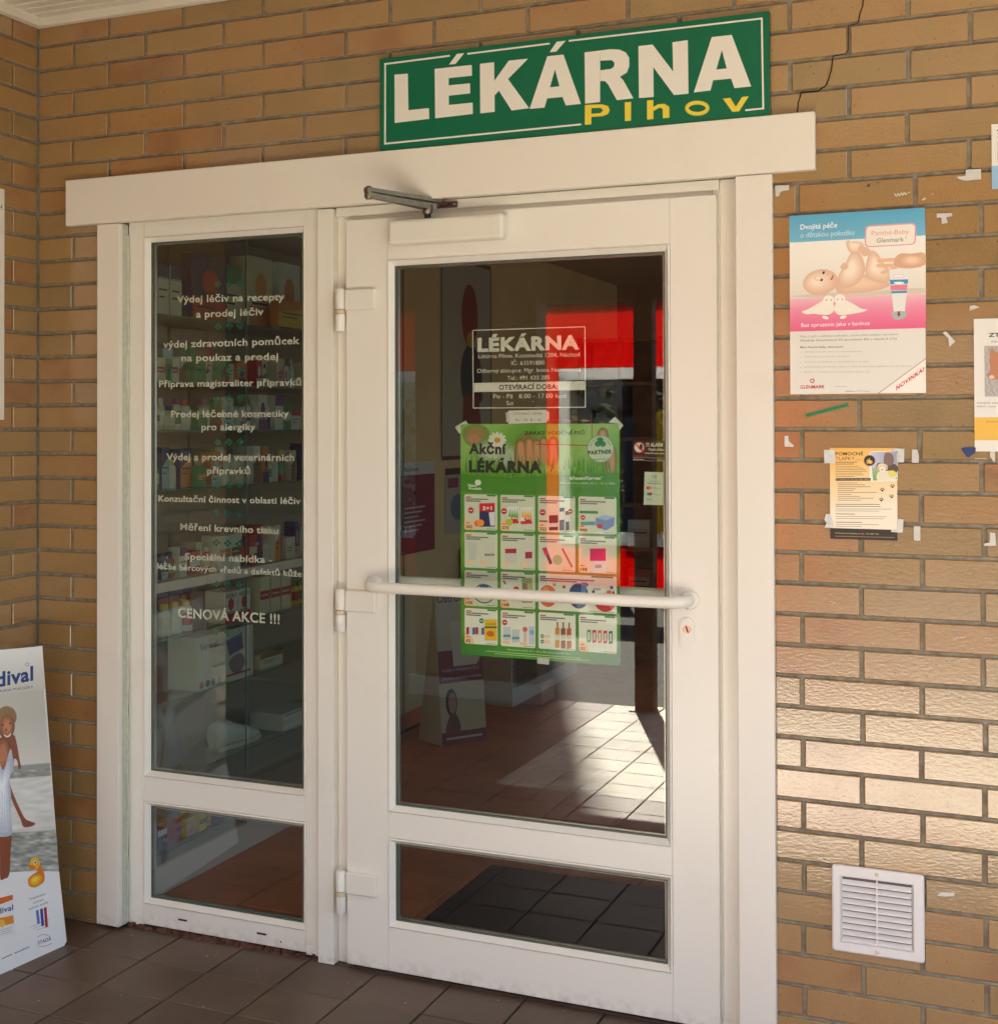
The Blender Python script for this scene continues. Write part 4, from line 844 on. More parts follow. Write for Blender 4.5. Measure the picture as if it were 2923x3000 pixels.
TN = wall_sheet(-.0036, [(605, 240), (745, 232), (745, 1615), (655, 1615)], rectd(pp[0][0], pp[1][0], (pp[2][1] + pp[3][1]) / 2, pp[0][1]), step=.0001)
TN.poly([(642, 1252), (2400, 1250), (2400, 1615), (655, 1615)], H3((.58, .74, .86)), 1)
for k, t_ in enumerate(('Vážení', 'klienti,', 'oznamujeme', 'změnu')): TN.text(t_, (722, 370 + k * 92), (722 + 75 * len(t_), 365 + k * 92), 55, H3((.3, .3, .34)), 1)
TN.rect(735, 740, 2000, 1200, H3((.4, .38, .36)), 1); TN.build('print', M_PRINT, tn)
# --- paper at the left edge on the side wall
lp = thing('side_wall_notice', 'tall white notice on the left side wall, cut off by the left edge', 'notice', (.003, -.35, 1.728))
MB().box(.0022, .0030, -.48, -.187, 1.728, 2.512).build('sheet', MATS['white_paper'], lp)
s_ = Sheet((.0031, 0, 0), (0, 1, 0), (0, 0, 1), [(0, 0), (1, 0), (1, 1), (0, 1)], [(0, 0), (1, 0), (1, 1), (0, 1)])
s_.text('ordinační hodiny 8 - 14', (-.44, 2.44), (-.198, 2.44), -.02, (.05, .05, .06), 1)
for k in range(14): s_.line([(-.46, 2.38 - k * .04), (-.25 + .04 * math.sin(k * 2.1), 2.38 - k * .04)], .004, (.15, .15, .16), 1)
s_.build('print', M_PRINT, lp)

# ============================================================ LEANING SUN CREAM BOARD
lb = thing('sun_cream_board', 'white cardboard board with beach photo and yellow duck, leaning on the left wall', 'advertising board', (.24, -.45, 0))
BR = Vector((.276, -.214, .004)); TR = Vector((.166, -.19, .974)); Dl = Vector((-.030, -.32, 0)).normalized()
Vu = (TR - BR); HB = Vu.length; Vn = (Vu - Dl * Vu.dot(Dl)).normalized(); Un = -Dl   # U runs toward the entrance wall (right in the picture)
WB = .50
Nn = Un.cross(Vn).normalized()
def bw3(u, v, d=0): return BR + Un * u + Vn * v + Nn * d
import mathutils
sk = Vu.dot(Dl)   # small skew of the top corner
outline = [(-WB, 0), (-.035, 0), (-.012, .008), (0, .028), (-sk, HB), (-WB, HB)]
mb = MB(); mb.prism([bw3(u, v, -.004) for u, v in outline], Nn * .004); mb.build('cardboard', mat('board_white', (.80, .79, .77), .35), lb)
# back strut
mb = MB(); mb.prism([bw3(-.3, .05, -.004), bw3(-.2, .05, -.004), bw3(-.22, .6, -.004), bw3(-.28, .6, -.004)], Nn * -.003); mb.build('strut', mat('cardboard_brown', (.35, .24, .14), .8), lb)
# drawing units: photo crop (0,1800) scale .6143; visible quad
def p2(u, v): return (u, v)
LBQ = ([(0, 190), (202, 152), (318, 1580), (0, 1722)], [(-0.183, 0.9744), (0.0142, 0.9743), (0.0102, -0.0041), (-0.2952, -0.0029)])
B_ = Sheet(BR, Un, Vn, LBQ[0], LBQ[1], step=.0001)
from mathutils import noise as mnoise
def sea(u, v):
    # hazy sky, hills, grey sea with foam
    n1 = .5 + .7 * mnoise.noise(Vector((u * 10, v * 40, 3))); n2 = .5 + .8 * mnoise.noise(Vector((u * 26, v * 70, 9))); n1 = min(1, max(0, n1)); n2 = min(1, max(0, n2))
    if v < .30: return lerp((.78, .76, .72), (.86, .84, .80), v / .3)
    if v < .335: return (.60, .60, .58)
    if v < .38: return lerp((.52, .52, .48), (.9, .9, .88), n1 * n2)
    if v < .72: return lerp((.80, .79, .76), (.92, .91, .89), n1)
    return lerp((.40, .42, .38), (.94, .93, .91), (n1 * .55 + n2 * .45) ** 1.3)
B_.grid([(-520, 420), (208, 352), (282, 1235), (-520, 1290)], 90, 130, lambda u, v: sea(u, max(0, v * 1.18 - .18)), 0)
hm = hx
B_.grid([(-520, 215), (202, 152), (214, 360), (-520, 430)], 2, 6, lambda u, v: lerp((.94, .94, .93), (.80, .78, .74), v), 0)
# white lower panel with a curved top edge
B_.poly([(-520, 1420)] + [(x_, 1225 + .00030 * (x_ - 190) ** 2 ) for x_ in range(-520, 283, 40)] + [(282, 1232), (318, 1560), (300, 1592), (0, 1722), (-520, 1950)], H3((.93, .92, .92)), 2)
# woman running in the surf, white dress
SKN = H3((.55, .30, .20)); SKL = H3((.70, .42, .30))
B_.poly(smooth([(-8, 620), (60, 575), (78, 610), (92, 690), (100, 730), (88, 738), (82, 700), (66, 690), (64, 740), (55, 690), (50, 640)]), SKN, 4)
B_.poly(smooth([(40, 790), (60, 850), (95, 930), (120, 975), (150, 990), (168, 998), (150, 1012), (112, 1014), (98, 980), (62, 900), (40, 840)]), SKN, 4)
B_.blob(smooth([(-70, 640), (-20, 620), (0, 590), (30, 590), (50, 640), (62, 740), (45, 770), (-60, 780)]), (.50, .28, .18), (.74, .48, .34), 4, shift=(10, -20))
B_.poly(smooth([(-75, 660), (-30, 660), (0, 715), (20, 740), (50, 640), (64, 740), (44, 780), (52, 860), (50, 960), (54, 1050), (-20, 1062), (-90, 1055), (-85, 900), (-70, 780)]), H3((.72, .74, .80)), 5); B_.blob(smooth([(-70, 690), (-20, 700), (10, 750), (38, 700), (50, 760), (40, 800), (44, 900), (42, 1030), (-20, 1040), (-80, 1040), (-70, 880)]), (.78, .80, .85), (.95, .96, .98), 5.2, 6, shift=(10, 0)); [B_.line([(-20 + 14 * k, 800 + 20 * k), (-10 + 10 * k, 900), (-24 + 16 * k, 1030)], 3, H3((.74, .76, .82)), 5.6) for k in range(5)]
B_.poly(smooth([(-20, 1060), (50, 1052), (50, 1130), (44, 1240), (20, 1262), (0, 1260), (0, 1160), (-20, 1100)]), SKN, 4)
B_.poly(smooth([(-60, 1060), (-20, 1060), (-30, 1180), (-60, 1250), (-80, 1240), (-70, 1150)]), SKN, 4)
B_.blob([(30 + 40 * math.cos(R(a)), 530 + 66 * math.sin(R(a))) for a in range(0, 360, 15)], (.50, .28, .18), (.78, .52, .38), 5, 7, shift=(6, 8)); B_.poly(smooth([(-12, 520), (-16, 480), (0, 450), (30, 438), (62, 450), (78, 480), (74, 515), (62, 500), (40, 478), (10, 490), (0, 520)]), H3((.58, .46, .30)), 6)
B_.ell(12, 528, 6, 4, (.03, .02, .02), 7, 8); B_.ell(48, 520, 6, 4, (.03, .02, .02), 7, 8); B_.poly(smooth([(18, 572), (34, 580), (52, 566), (48, 580), (34, 588), (22, 582)]), (.75, .70, .66), 7)
B_.poly(smooth([(28, 540), (34, 556), (24, 556)]), SKN, 6)
# logo text
LBL = H3((.08, .22, .50))
B_.text('Ladival', (-112, 366), (158, 313), 74, LBL, 3, bold=.03); B_.ring(130, 239, 8, 8, 2, LBL, 3, 14)
B_.text('DERMATOLOGICKÁ OCHRANA POKOŽKY', (-260, 405), (158, 352), 13, LBL, 3)
# duck
YL = H3((.93, .70, .12)); YO = H3((.88, .48, .08))
B_.poly(smooth([(136, 1290), (134, 1262), (158, 1240), (175, 1228), (180, 1205), (192, 1198), (205, 1218), (212, 1250), (206, 1280), (170, 1302), (145, 1300)]), YO, 4)
B_.blob(smooth([(137, 1272), (160, 1246), (190, 1242), (205, 1258), (184, 1292), (150, 1298)]), (.90, .56, .10), (.98, .84, .22), 5, shift=(-8, -4))
B_.ell(166, 1188, 24, 28, YL, 5, 20); B_.poly(smooth([(137, 1204), (150, 1196), (168, 1206), (160, 1216), (142, 1216)]), YO, 6); B_.ell(166, 1184, 8, 10, (.8, .8, .78), 6, 12); B_.ell(167, 1184, 4, 6, (.01, .01, .01), 7, 10)
# product pack and texts
B_.poly([(-60, 1368), (60, 1338), (76, 1532), (-40, 1562)], H3((.90, .90, .90)), 3); B_.poly([(-60, 1368), (60, 1338), (62, 1360), (-40, 1400), (-58, 1410)], H3((.85, .40, .12)), 4)
B_.text('Ladival', (-50, 1442), (62, 1410), 28, LBL, 4, bold=.02); B_.poly([(-15, 1452), (62, 1436), (66, 1474), (-10, 1492)], H3((.90, .55, .18)), 4); B_.ell(8, 1476, 16, 18, H3((.95, .75, .3)), 5)
B_.text('Trojnásobná', (138, 1366), (217, 1338), 12, H3((.35, .36, .48)), 3); B_.text('ochrana', (157, 1383), (208, 1365), 12, H3((.35, .36, .48)), 3); B_.text('kožních buněk', (138, 1412), (229, 1378), 12, H3((.35, .36, .48)), 3)
for x_, c_, y1_, t_ in ((170, '5a78c0', 1480, 'UV-B'), (190, '2a3f98', 1490, 'UV-A'), (208, 'b01830', 1496, 'IR-A')):
    B_.poly([(x_, 1414 - (x_ - 170) * .35), (x_ + 13, 1409 - (x_ - 170) * .35), (x_ + 20, y1_ - 8), (x_ + 14, y1_), (x_ + 7, y1_ - 4)], H3(tuple(int(c_[i:i + 2], 16) / 255 for i in (0, 2, 4))), 4)
for k in range(3): B_.line([(146 + 14 * k, 1492 + 7 * k), (232, 1456 + 16 * k)], 1.6, H3((.35, .38, .5)), 3)
B_.text('STADA', (180, 1576), (243, 1555), 17, H3((.22, .26, .50)), 3, bold=.02); B_.line([(176 + 5 * i, 1542 - 14 * math.sin(i * math.pi / 13)) for i in range(14)], 2.2, H3((.75, .2, .2)), 3); B_.line([(182 + 5 * i, 1582 + 8 * math.sin(i * math.pi / 13) - i) for i in range(14)], 2.2, H3((.75, .2, .2)), 3)
B_.text('www.ladival.cz', (68, 1622), (140, 1590), 11, LBL, 3, bold=.02); B_.line([(8, 1644), (58, 1622)], 4, H3((.35, .4, .6)), 3)
for k in range(3): B_.line([(2, 1508 + 10 * k), (56, 1494 + 10 * k)], 2, H3((.6, .6, .66)), 5)
B_.build('print', M_PRINT, lb)
# ============================================================ STICKERS AND POSTERS ON THE DOOR GLASS
YP = YD + .0235          # on the inner face of the pane
def dsheet(y=YP + .0018, step=.0001): return wall_sheet(y, [(0, 0), (1904, 0), (1904, 1204), (0, 1204)], [(1.323, 2.291), (2.248, 2.237), (2.246, 1.702), (1.322, 1.703)], step=step)
ol = thing('opening_hours_lettering', 'white vinyl pharmacy name and opening hours in a thin frame on the door glass', 'window lettering', (1.86, .028, 1.71))
VW = (.78, .76, .68)
s_ = dsheet()
s_.line([(552, 585), (1272, 562)], 6, VW, 0); s_.line([(1272, 560), (1275, 1080)], 6, VW, 0); s_.line([(1275, 1079), (556, 1084)], 6, VW, 0); s_.line([(556, 1084), (552, 584)], 6, VW, 0); s_.build('frame_line', M_VINYL, ol)
s_ = dsheet(); s_.text('LÉKÁRNA', (583, 719), (1237, 702), 88, VW, 0, bold=.05); s_.build('name_lettering', M_VINYL, ol)
for t_, A, B, c_ in (('Lékárna Plhov, Kostelecká 1204, Náchod', (587, 765), (1238, 752), 27), ('IČ: 63591880', (800, 808), (1013, 805), 27), ('Odborný zástupce: Mgr. Ivona Neumanová', (580, 858), (1246, 849), 27), ('Tel.: 491 420 285', (773, 904), (1045, 900), 27), ('Po - Pá   8.00 - 17.00 hod', (685, 1022), (1150, 1019), 29), ('So', (768, 1066), (812, 1065), 27), ('-', (933, 1052), (945, 1052), 27)):
    s_ = dsheet(); s_.text(t_, A, B, c_, VW, 0, bold=.004); s_.build('small_lettering', M_VINYL, ol)
s_ = dsheet(); s_.poly([(560, 923), (1272, 911), (1272, 968), (560, 982)], VW, 0); s_.text('OTEVÍRACÍ DOBA:', (720, 966), (1097, 961), 32, (.05, .035, .025), 1, bold=.03); s_.build('bar', M_VINYL, ol)
nt = thing('hours_note', 'small white paper note with shorter opening hours, taped under the lettering', 'note', (1.89, .027, 1.66))
q = [(1.723, 1.751), (1.842, 1.753), (1.842, 1.714), (1.723, 1.711)]
mb = MB(); mb.prism([(p[0], YP + .0012, p[1]) for p in q], (0, .0006, 0)); mb.build('sheet', MATS['white_paper'], nt)
s_ = dsheet(YP + .0011); s_.text('OTEVÍRACÍ  DOBA', (812, 1128), (1002, 1126), 15, (.2, .15, .12), 0); s_.text('Po – Pá  8 – 16', (827, 1170), (990, 1168), 18, (.2, .15, .12), 0); s_.build('print', M_PRINT, nt)
G_ = 'tape pieces on the door glass'
scrap('tape_piece', [(1.714, 1.745), (1.724, 1.747), (1.724, 1.717), (1.716, 1.716)], 'whitish tape at the left end of the small opening hours note', 'tape', G_, M_CTAPE, YP + .0008)
scrap('tape_piece', [(1.841, 1.748), (1.85, 1.747), (1.849, 1.72), (1.84, 1.719)], 'whitish tape at the right end of the small opening hours note', 'tape', G_, M_CTAPE, YP + .0008)
PC = '1300,1180,.4093,.028'
scrap('tape_piece', [(1.551, 1.702), (1.587, 1.722), (1.593, 1.711), (1.569, 1.709), (1.57, 1.684), (1.565, 1.681)], 'tape across the top left corner of the green offer poster', 'tape', G_, M_CTAPE, YP + .0003)
scrap('tape_piece', [(2.03, 1.715), (2.048, 1.731), (2.073, 1.706), (2.061, 1.692), (2.06, 1.711)], 'tape across the top right corner of the green offer poster', 'tape', G_, M_CTAPE, YP + .0003)
scrap('tape_piece', [(1.811, 1.015), (1.848, 1.015), (1.847, 0.997), (1.81, 0.997)], 'tape piece hanging below the bottom edge of the green offer poster', 'tape', G_, M_CTAPE, YP + .0003)
# no dogs sticker, seen through the top of the poster
s_ = dsheet(YP + .0003); RR = H3((.86, .18, .14))
nd = thing('no_dogs_sticker', 'clear sticker with a red outline and faint lettering, overlapping the top of the green poster', 'sticker', (2.0, .028, 1.6))
s_ = wall_sheet(YP + .0001, [(0, 0), (1466, 0), (1466, 1954), (0, 1954)], [(1.518, 1.776), (2.149, 1.771), (2.146, 0.987), (1.516, 0.94)], step=.0001)
s_.line([(740, 122), (1030, 128), (1048, 134), (1054, 150), (1054, 282), (1046, 300), (1026, 306), (650, 296)], 6, RR, 0); s_.text('ZÁKAZ VODĚNÍ PSŮ', (570, 228), (1002, 226), 24, H3((.30, .14, .08)), 0, bold=.03)
s_.build('print', M_FAINT, nd)
# --- green offer poster
gp = thing('green_offer_poster', 'large green pharmacy offer poster with a grid of white product boxes, behind the pull bar', 'poster', (1.815, .028, 1.008))
PX0, PX1, PZ0, PZ1 = 1.569, 2.0615, 1.008, 1.711
box('sheet', MATS['white_paper'], gp, PX0, PX1, YP + .0009, YP + .0015, PZ0, PZ1)
P_ = wall_sheet(YP + .0009, [(0, 0), (100, 0), (100, 143), (0, 143)], rectd(PX0, PX1, PZ0, PZ1), step=.00005)
def green(u, v):
    if v < .2: return lerp((.40, .66, .20), (.62, .78, .42), .5 + .5 * math.sin(u * 9 + v * 14))
    g_ = lerp((.36, .62, .16), (.10, .45, .22), u * .7 + .15 * math.sin(v * 20))
    if v > .93: return lerp((.10, .46, .20), (.36, .66, .18), 1 - abs(u - .35) * 1.6)
    return lerp(g_, (.45, .70, .22), .4 * (1 - abs(v - .6)))
P_.grid([(0, 0), (100, 0), (100, 143), (0, 143)], 24, 36, green, 0)
for k, (x_, y_, rx, ry, c_) in enumerate([(10, 6, 9, 6, (.66, .52, .34)), (9, 9, 7, 5, (.74, .54, .40)), (22, 17, 14, 8, (.80, .82, .74)), (30, 20, 11, 8, (.72, .78, .66)), (43, 12, 8, 7, (.55, .50, .30))]):
    for q_ in range(4): P_.ell(x_, y_, rx * (1 - .16 * q_), ry * (1 - .16 * q_), H3(lerp((.42, .62, .28), c_, .25 + .25 * q_)), 1 + q_ * .1)
for a in range(0, 360, 30): P_.ell(24 + 4 * math.cos(R(a)), 10 + 3.3 * math.sin(R(a)), 2.1, 1.1, H3((.92, .92, .88)), 3, 8, rot=a)
P_.ell(24, 10, 2.0, 1.7, H3((.88, .62, .15)), 4)
for x_, y_, r_ in ((39, 13, 3.6), (44.5, 11.5, 3.2), (49, 12.5, 2.8), (53.5, 11, 2.9), (59.5, 11.5, 3.6), (90, 6, 3.4), (95, 16, 3)):
    for q_ in range(4): P_.poly(smooth([(x_ - r_ * (1 - .2 * q_), y_ + 13), (x_ - r_ * (1 - .2 * q_), y_), (x_, y_ - r_ * 1.1 * (1 - .2 * q_)), (x_ + r_ * (1 - .2 * q_), y_), (x_ + r_ * .7, y_ + 13)]), H3(lerp((.50, .42, .20), (.82, .60, .44), q_ * .33)), 2 + q_ * .1)
for k in range(220):
    x_ = random.uniform(0, 98); y_ = random.uniform(19, 31); P_.poly([(x_, y_ + 6), (x_ + .9, y_ + 6), (x_ + random.uniform(-1, 1.6), y_ - 2)], H3(random.choice([(.34, .62, .12), (.46, .72, .22), (.25, .52, .10)])), 4)
P_.poly([(0, 31), (30, 33), (60, 31), (100, 29), (100, 40), (60, 42), (30, 43), (0, 42)], H3((.30, .58, .16)), 5)
P_.text('Akční', (5.5, 18.3), (30, 18.3), 6.6, (.03, .03, .03), 6, bold=.04); P_.text('LÉKÁRNA', (5.5, 29.5), (52.5, 29.5), 7.2, (.03, .03, .03), 6, bold=.06)
P_.ell(88.5, 15, 8.3, 8.3, H3((.80, .86, .76)), 6, 32); P_.ring(88.5, 15, 8.0, 8.0, .4, H3((.3, .5, .3)), 7)
for a in (210, 330, 90): P_.ell(88.5 + 1.8 * math.cos(R(a)), 11.2 + 1.6 * math.sin(R(a + 180)), 1.9, 1.7, H3((.12, .48, .26)), 7, 12)
P_.text('PARTNER', (81, 18.4), (95.5, 17.6), 2.4, H3((.12, .30, .20)), 8, bold=.05)
for k, ch in enumerate('NATURPRODUKT'): a = R(200 + 140 * k / 11); P_.text(ch, (88.5 + 6.2 * math.cos(a) - .5, 15 + 6.2 * math.sin(a) + .5), (88.5 + 6.2 * math.cos(a) + .6, 15 + 6.2 * math.sin(a) + .5), 1.4, H3((.3, .5, .3)), 8)
P_.text('Vašeho zdraví', (83.5, 22.0), (93.5, 21.2), 1.2, H3((.2, .4, .3)), 8)
P_.text('březen/červen*', (70, 33.5), (90, 33.2), 1.9, H3((.93, .95, .9)), 6, bold=.03); P_.text('Platnost akční nabídky: 20. 3. – 30. 6. 2023', (64, 36), (97, 36), 1.1, H3((.85, .9, .8)), 6)
P_.text('Natur', (5, 38.8), (11, 38.8), 1.7, H3((.93, .95, .9)), 6, bold=.04); P_.text('Produkt', (5.5, 40.6), (13.6, 40.6), 1.5, H3((.93, .95, .9)), 6, bold=.04); P_.ell(11.5, 36.2, 2, 1.8, H3((.93, .95, .9)), 6)
RDp = H3((.78, .10, .12)); GY = H3((.42, .44, .42)); GRp = H3((.20, .52, .28)); CW = H3((.90, .91, .84)); PE = H3((.95, .78, .60))
rows_ = [(43.5, 65.5), (67, 89), (90.5, 112.5), (114, 136)]; cols_ = [(2.5, 24), (26, 48), (50, 73), (75, 98)]
price = [['202', '273', '222', '999'], ['', '', '', '199'], ['105', '168', '', None], ['62', '', '', '52']]
def cell(x0, y0, x1, y1, pr):
    P_.rrect(x0, y0, x1, y1, 1.2, CW, 6); w = x1 - x0
    P_.line([(x0 + 1, y0 + 1.8), (x0 + 4.5, y0 + 1.8)], .7, RDp, 7); P_.line([(x0 + 1, y0 + 3), (x0 + w * .72, y0 + 3)], .75, GY, 7); P_.line([(x0 + 1, y0 + 4.2), (x0 + w * .5, y0 + 4.2)], .75, GY, 7)
    P_.rrect(x1 - w * .32, y0 + .1, x1 - w * .04, y0 + 1.1, .45, GRp, 7)
    P_.line([(x1 - w * .35, y1 - .8), (x1 - 1, y1 - .8)], .3, GY, 7)
    if pr:
        P_.poly([(x0, y1 - 1)] + [(x0 + 6.2 * math.sin(R(a)), y1 - 6.4 * math.cos(R(a))) for a in range(0, 80, 10)] + [(x0 + 6.2, y1), (x0 + 1, y1)], PE, 7)
        P_.text(pr, (x0 + .9, y1 - 1.0), (x0 + .9 + 1.45 * len(pr), y1 - 1.0), 1.9, H3((.15, .14, .13)), 8, bold=.03); P_.line([(x0 + 1, y1 - 4.2), (x0 + 3.4, y1 - 4.2)], .5, RDp, 8)
def dot(x, y, r=1.9, c=None): P_.ell(x, y, r, r, c or RDp, 8, 16); P_.line([(x - r * .6, y), (x + r * .6, y)], .5, CW, 9)
def bx_(x, y, w, h, c, L=8): P_.poly([(x, y), (x + w, y - .4), (x + w, y + h - .4), (x, y + h)], H3(c), L)
for ri, (y0, y1) in enumerate(rows_):
    for ci, (x0, x1) in enumerate(cols_):
        if ri == 2 and ci == 3: continue
        cell(x0, y0, x1 if not (ri == 2 and ci == 2) else 98, y1, price[ri][ci])
# product drawings
dot(6.8, 53.5); bx_(12.4, 49, 10, 14.5, (.12, .16, .34)); bx_(12.4, 49, 10, 5, (.80, .10, .14), 9); P_.text('2+1', (14.5, 53), (20.5, 52.7), 2.2, CW, 10, bold=.04); P_.poly([(18.5, 54.5), (22.3, 54), (22.3, 62.5), (19.5, 62.5)], H3((.85, .86, .88)), 9)
P_.ell(10.8, 61.5, 2, 2, H3((.93, .45, .15)), 9); P_.ell(13.4, 61, 2.1, 2.1, H3((.95, .58, .15)), 10)
dot(28.3, 53.5); 
for x_ in (30.5, 39): bx_(x_, 50.8, 7.2, 10.2, (.86, .90, .88)); bx_(x_, 59.3, 7.2, 1.8, (.80, .14, .14), 9); dot(x_ + 4.6, 57.6, 2.3); P_.text('2+1', (x_ + 3, 58.2), (x_ + 6.2, 58.2), 1.2, CW, 10)
for k in range(4): P_.poly([(31 + k * 1.6, 57), (32 + k * 1.6, 51.6), (32.8 + k * 1.6, 57)], H3((.45, .68, .3)), 9); P_.poly([(39.4 + k * 1.6, 57), (40.4 + k * 1.6, 51.6), (41.2 + k * 1.6, 57)], H3((.92, .68, .2)), 9)
P_.ell(31.6, 60, 2.4, 2.2, H3((.72, .74, .24)), 10)
dot(52.8, 53.6); bx_(56.8, 55.4, 5.6, 9, (.15, .13, .14)); bx_(56.8, 60, 5.6, 2.4, (.85, .8, .78), 9); bx_(63.4, 50.8, 3, 13.4, (.18, .17, .20)); bx_(67, 52.6, 2.4, 11.6, (.22, .16, .18)); bx_(63.4, 53, 3, 5, (.86, .84, .8), 9); bx_(67, 55, 2.4, 4, (.86, .84, .8), 9); dot(70, 52.6, 1.5); P_.rrect(50.6, 58.4, 56, 59.4, .4, RDp, 8)
P_.rrect(75.6, 52, 87, 53.6, .6, GRp, 8); dot(77.8, 56, 1.5); bx_(76.4, 58.6, 9, 2.2, (.35, .60, .66)); P_.poly([(85.5, 56), (91, 54.2), (97, 55.2), (96.6, 60.5), (91.5, 63.5), (85.8, 61)], H3((.46, .56, .74)), 8); P_.poly([(85.5, 56), (91, 54.2), (97, 55.2), (91.6, 57.5)], H3((.62, .72, .84)), 9); P_.ell(88, 61, 1.6, 1.4, H3((.8, .2, .2)), 10)
P_.poly([(4.6, 73), (10.8, 73), (10, 84), (5.6, 84)], H3((.76, .78, .74)), 8); bx_(15.6, 73.4, 6.6, 11.4, (.80, .80, .76)); bx_(15.6, 80, 6.6, 1.4, (.6, .58, .4), 9); P_.rrect(4.4, 84, 8.8, 86, .9, PE, 9); P_.rrect(13.4, 84, 17.6, 86, .9, PE, 9)
bx_(29, 76.5, 7.2, 8.8, (.80, .78, .76)); bx_(29, 76.5, 7.2, 2.8, (.66, .16, .22), 9); P_.poly([(41, 74.4), (46.8, 74.2), (46, 86), (42, 86)], H3((.84, .80, .78)), 8); bx_(41.8, 78, 4.4, 4, (.62, .18, .26), 9); P_.rrect(27, 84.6, 32, 86.6, .9, PE, 10); P_.rrect(38.6, 84.6, 43.6, 86.6, .9, PE, 10)
P_.line([(54, 75), (58, 84.6)], 2, H3((.18, .16, .40)), 8); P_.line([(53.4, 75), (55.4, 79.5)], 2, H3((.85, .15, .30)), 9); P_.ell(62, 82, 3, 3, H3((.62, .72, .52)), 8); P_.line([(65, 75), (71, 86)], 1.1, H3((.75, .30, .22)), 8); P_.rrect(52, 85.6, 57.4, 87.4, .9, PE, 9); P_.rrect(65, 86, 70.4, 87.8, .9, PE, 9)
bx_(82, 74.4, 9.6, 7.4, (.82, .12, .40)); bx_(83.4, 81.8, 8.4, 7, (.86, .86, .84)); bx_(85, 84, 4, 2, (.6, .6, .62), 9)
P_.ring(15.2, 104.6, 6.6, 5.6, .7, H3((.14, .24, .44)), 8); P_.ell(15.2, 100.4, 3, 1.2, H3((.14, .30, .50)), 9); P_.ell(6.8, 102.6, 1.8, 1, H3((.2, .3, .5)), 8)
P_.line([(28, 96.4), (32, 102.6)], .7, H3((.82, .84, .86)), 8); P_.line([(27.8, 96), (29.2, 98)], 1.1, H3((.75, .2, .2)), 9); dot(36, 101); bx_(39.6, 94, 6.6, 15, (.62, .66, .42))
for k, c_ in enumerate([(.2, .25, .4), (.75, .2, .2), (.82, .8, .74), (.85, .75, .3)]): P_.line([(41 + k * 1.4, 97), (41.6 + k * 1.4, 107)], .7, H3(c_), 9)
P_.ell(56, 104, 5.6, 6.6, H3((.86, .40, .20)), 8); P_.ell(75, 103, 6.2, 7.6, H3((.14, .28, .50)), 8); P_.ell(91, 106, 6.2, 5.6, H3((.78, .16, .14)), 8)
for x_, y_, c_ in ((60, 97, (.85, .6, .3)), (66, 98, (.8, .2, .2)), (80, 96, (.78, .2, .2)), (95, 97, (.2, .3, .5)), (96, 100, (.8, .2, .2)), (84, 100, (.2, .3, .5))): P_.ell(x_, y_, 1, 1, H3(c_), 9, 10)
P_.text('intact', (84, 99), (88.4, 98.8), 1.5, H3((.8, .25, .3)), 9, bold=.02); bx_(76.5, 95, 3.2, 10, (.35, .52, .72), 9); bx_(92, 99, 2.6, 9, (.80, .45, .35), 9); bx_(53.4, 99, 3, 8, (.90, .55, .3), 9)
for k in range(3): P_.line([(71.5, 101 + k * 1.4), (75.5, 101 + k * 1.4)], .4, CW, 9)
dot(13.6, 121.4, 1.6, GRp); bx_(15.6, 120.4, 8, 13, (.90, .74, .12)); bx_(15.6, 124.6, 8, 1.2, (.2, .45, .2), 9); P_.text('KOMODO', (16.6, 123.8), (22.8, 123.4), 1.1, H3((.3, .15, .05)), 10); P_.ell(19.4, 129, 2.6, 1.8, H3((.80, .40, .10)), 9)
for k in range(6): bx_(3.6 + k * 2, 126 - (k % 2) * .3, 1.8, 4.4, ((.62, .16, .18), (.86, .84, .82), (.30, .38, .55))[k % 3], 8)
dot(28.6, 121.5, 1.7); bx_(27.6, 124.4, 4.8, 8, (.78, .82, .80)); bx_(33.2, 125.6, 4.8, 7.8, (.76, .80, .80)); bx_(27.6, 129, 4.8, 1.6, (.35, .60, .68), 9); bx_(33.2, 130, 4.8, 1.6, (.35, .60, .68), 9); P_.ell(41.5, 125, 1.5, 1.6, H3((.86, .40, .50)), 8); bx_(40.7, 126.6, 1.8, 7, (.86, .74, .74)); bx_(44, 123, 3.6, 11, (.78, .80, .84)); P_.ell(45.8, 126.5, 1.6, 1.6, H3((.45, .70, .84)), 9); P_.rrect(27.4, 132.6, 32, 134.4, .8, PE, 10); P_.rrect(38.2, 132.8, 42.8, 134.6, .8, PE, 10)
for k, c_ in enumerate([(.82, .55, .22), (.55, .30, .14), (.72, .38, .16)]): bx_(60.4 + k * 3.6, 123, 2.8, 12, c_, 8); bx_(61.3 + k * 3.6, 119.4, 1.1, 3.8, (.62, .45, .22), 8); bx_(60.4 + k * 3.6, 127, 2.8, 3.4, (.84, .84, .74), 9)
for y_ in (128.4, 131.6): dot(52.4, y_, 1.2, GRp); P_.rrect(54, y_ - .9, 57.4, y_ + .9, .7, PE, 8)
for k, c_ in enumerate([(.30, .62, .25), (.75, .16, .22), (.80, .45, .20), (.76, .18, .28), (.10, .42, .30)]): bx_(80 + k * 3.3, 123, 2.3, 7.4, c_, 8); bx_(80 + k * 3.3, 130.4, 2.3, 3, (.88, .88, .84), 8); bx_(80.5 + k * 3.3, 124.4, 1.3, 4.6, (.86, .88, .82), 9)
P_.text('*Platnost akční nabídky: 20. 3. – 30. 6. 2023 nebo do vyprodání zásob.', (30, 138.4), (70, 138.4), 1.0, H3((.85, .93, .7)), 6); P_.line([(16, 139.8), (76, 140)], .4, H3((.7, .85, .6)), 6); P_.line([(22, 141), (82, 141.2)], .4, H3((.7, .85, .6)), 6)
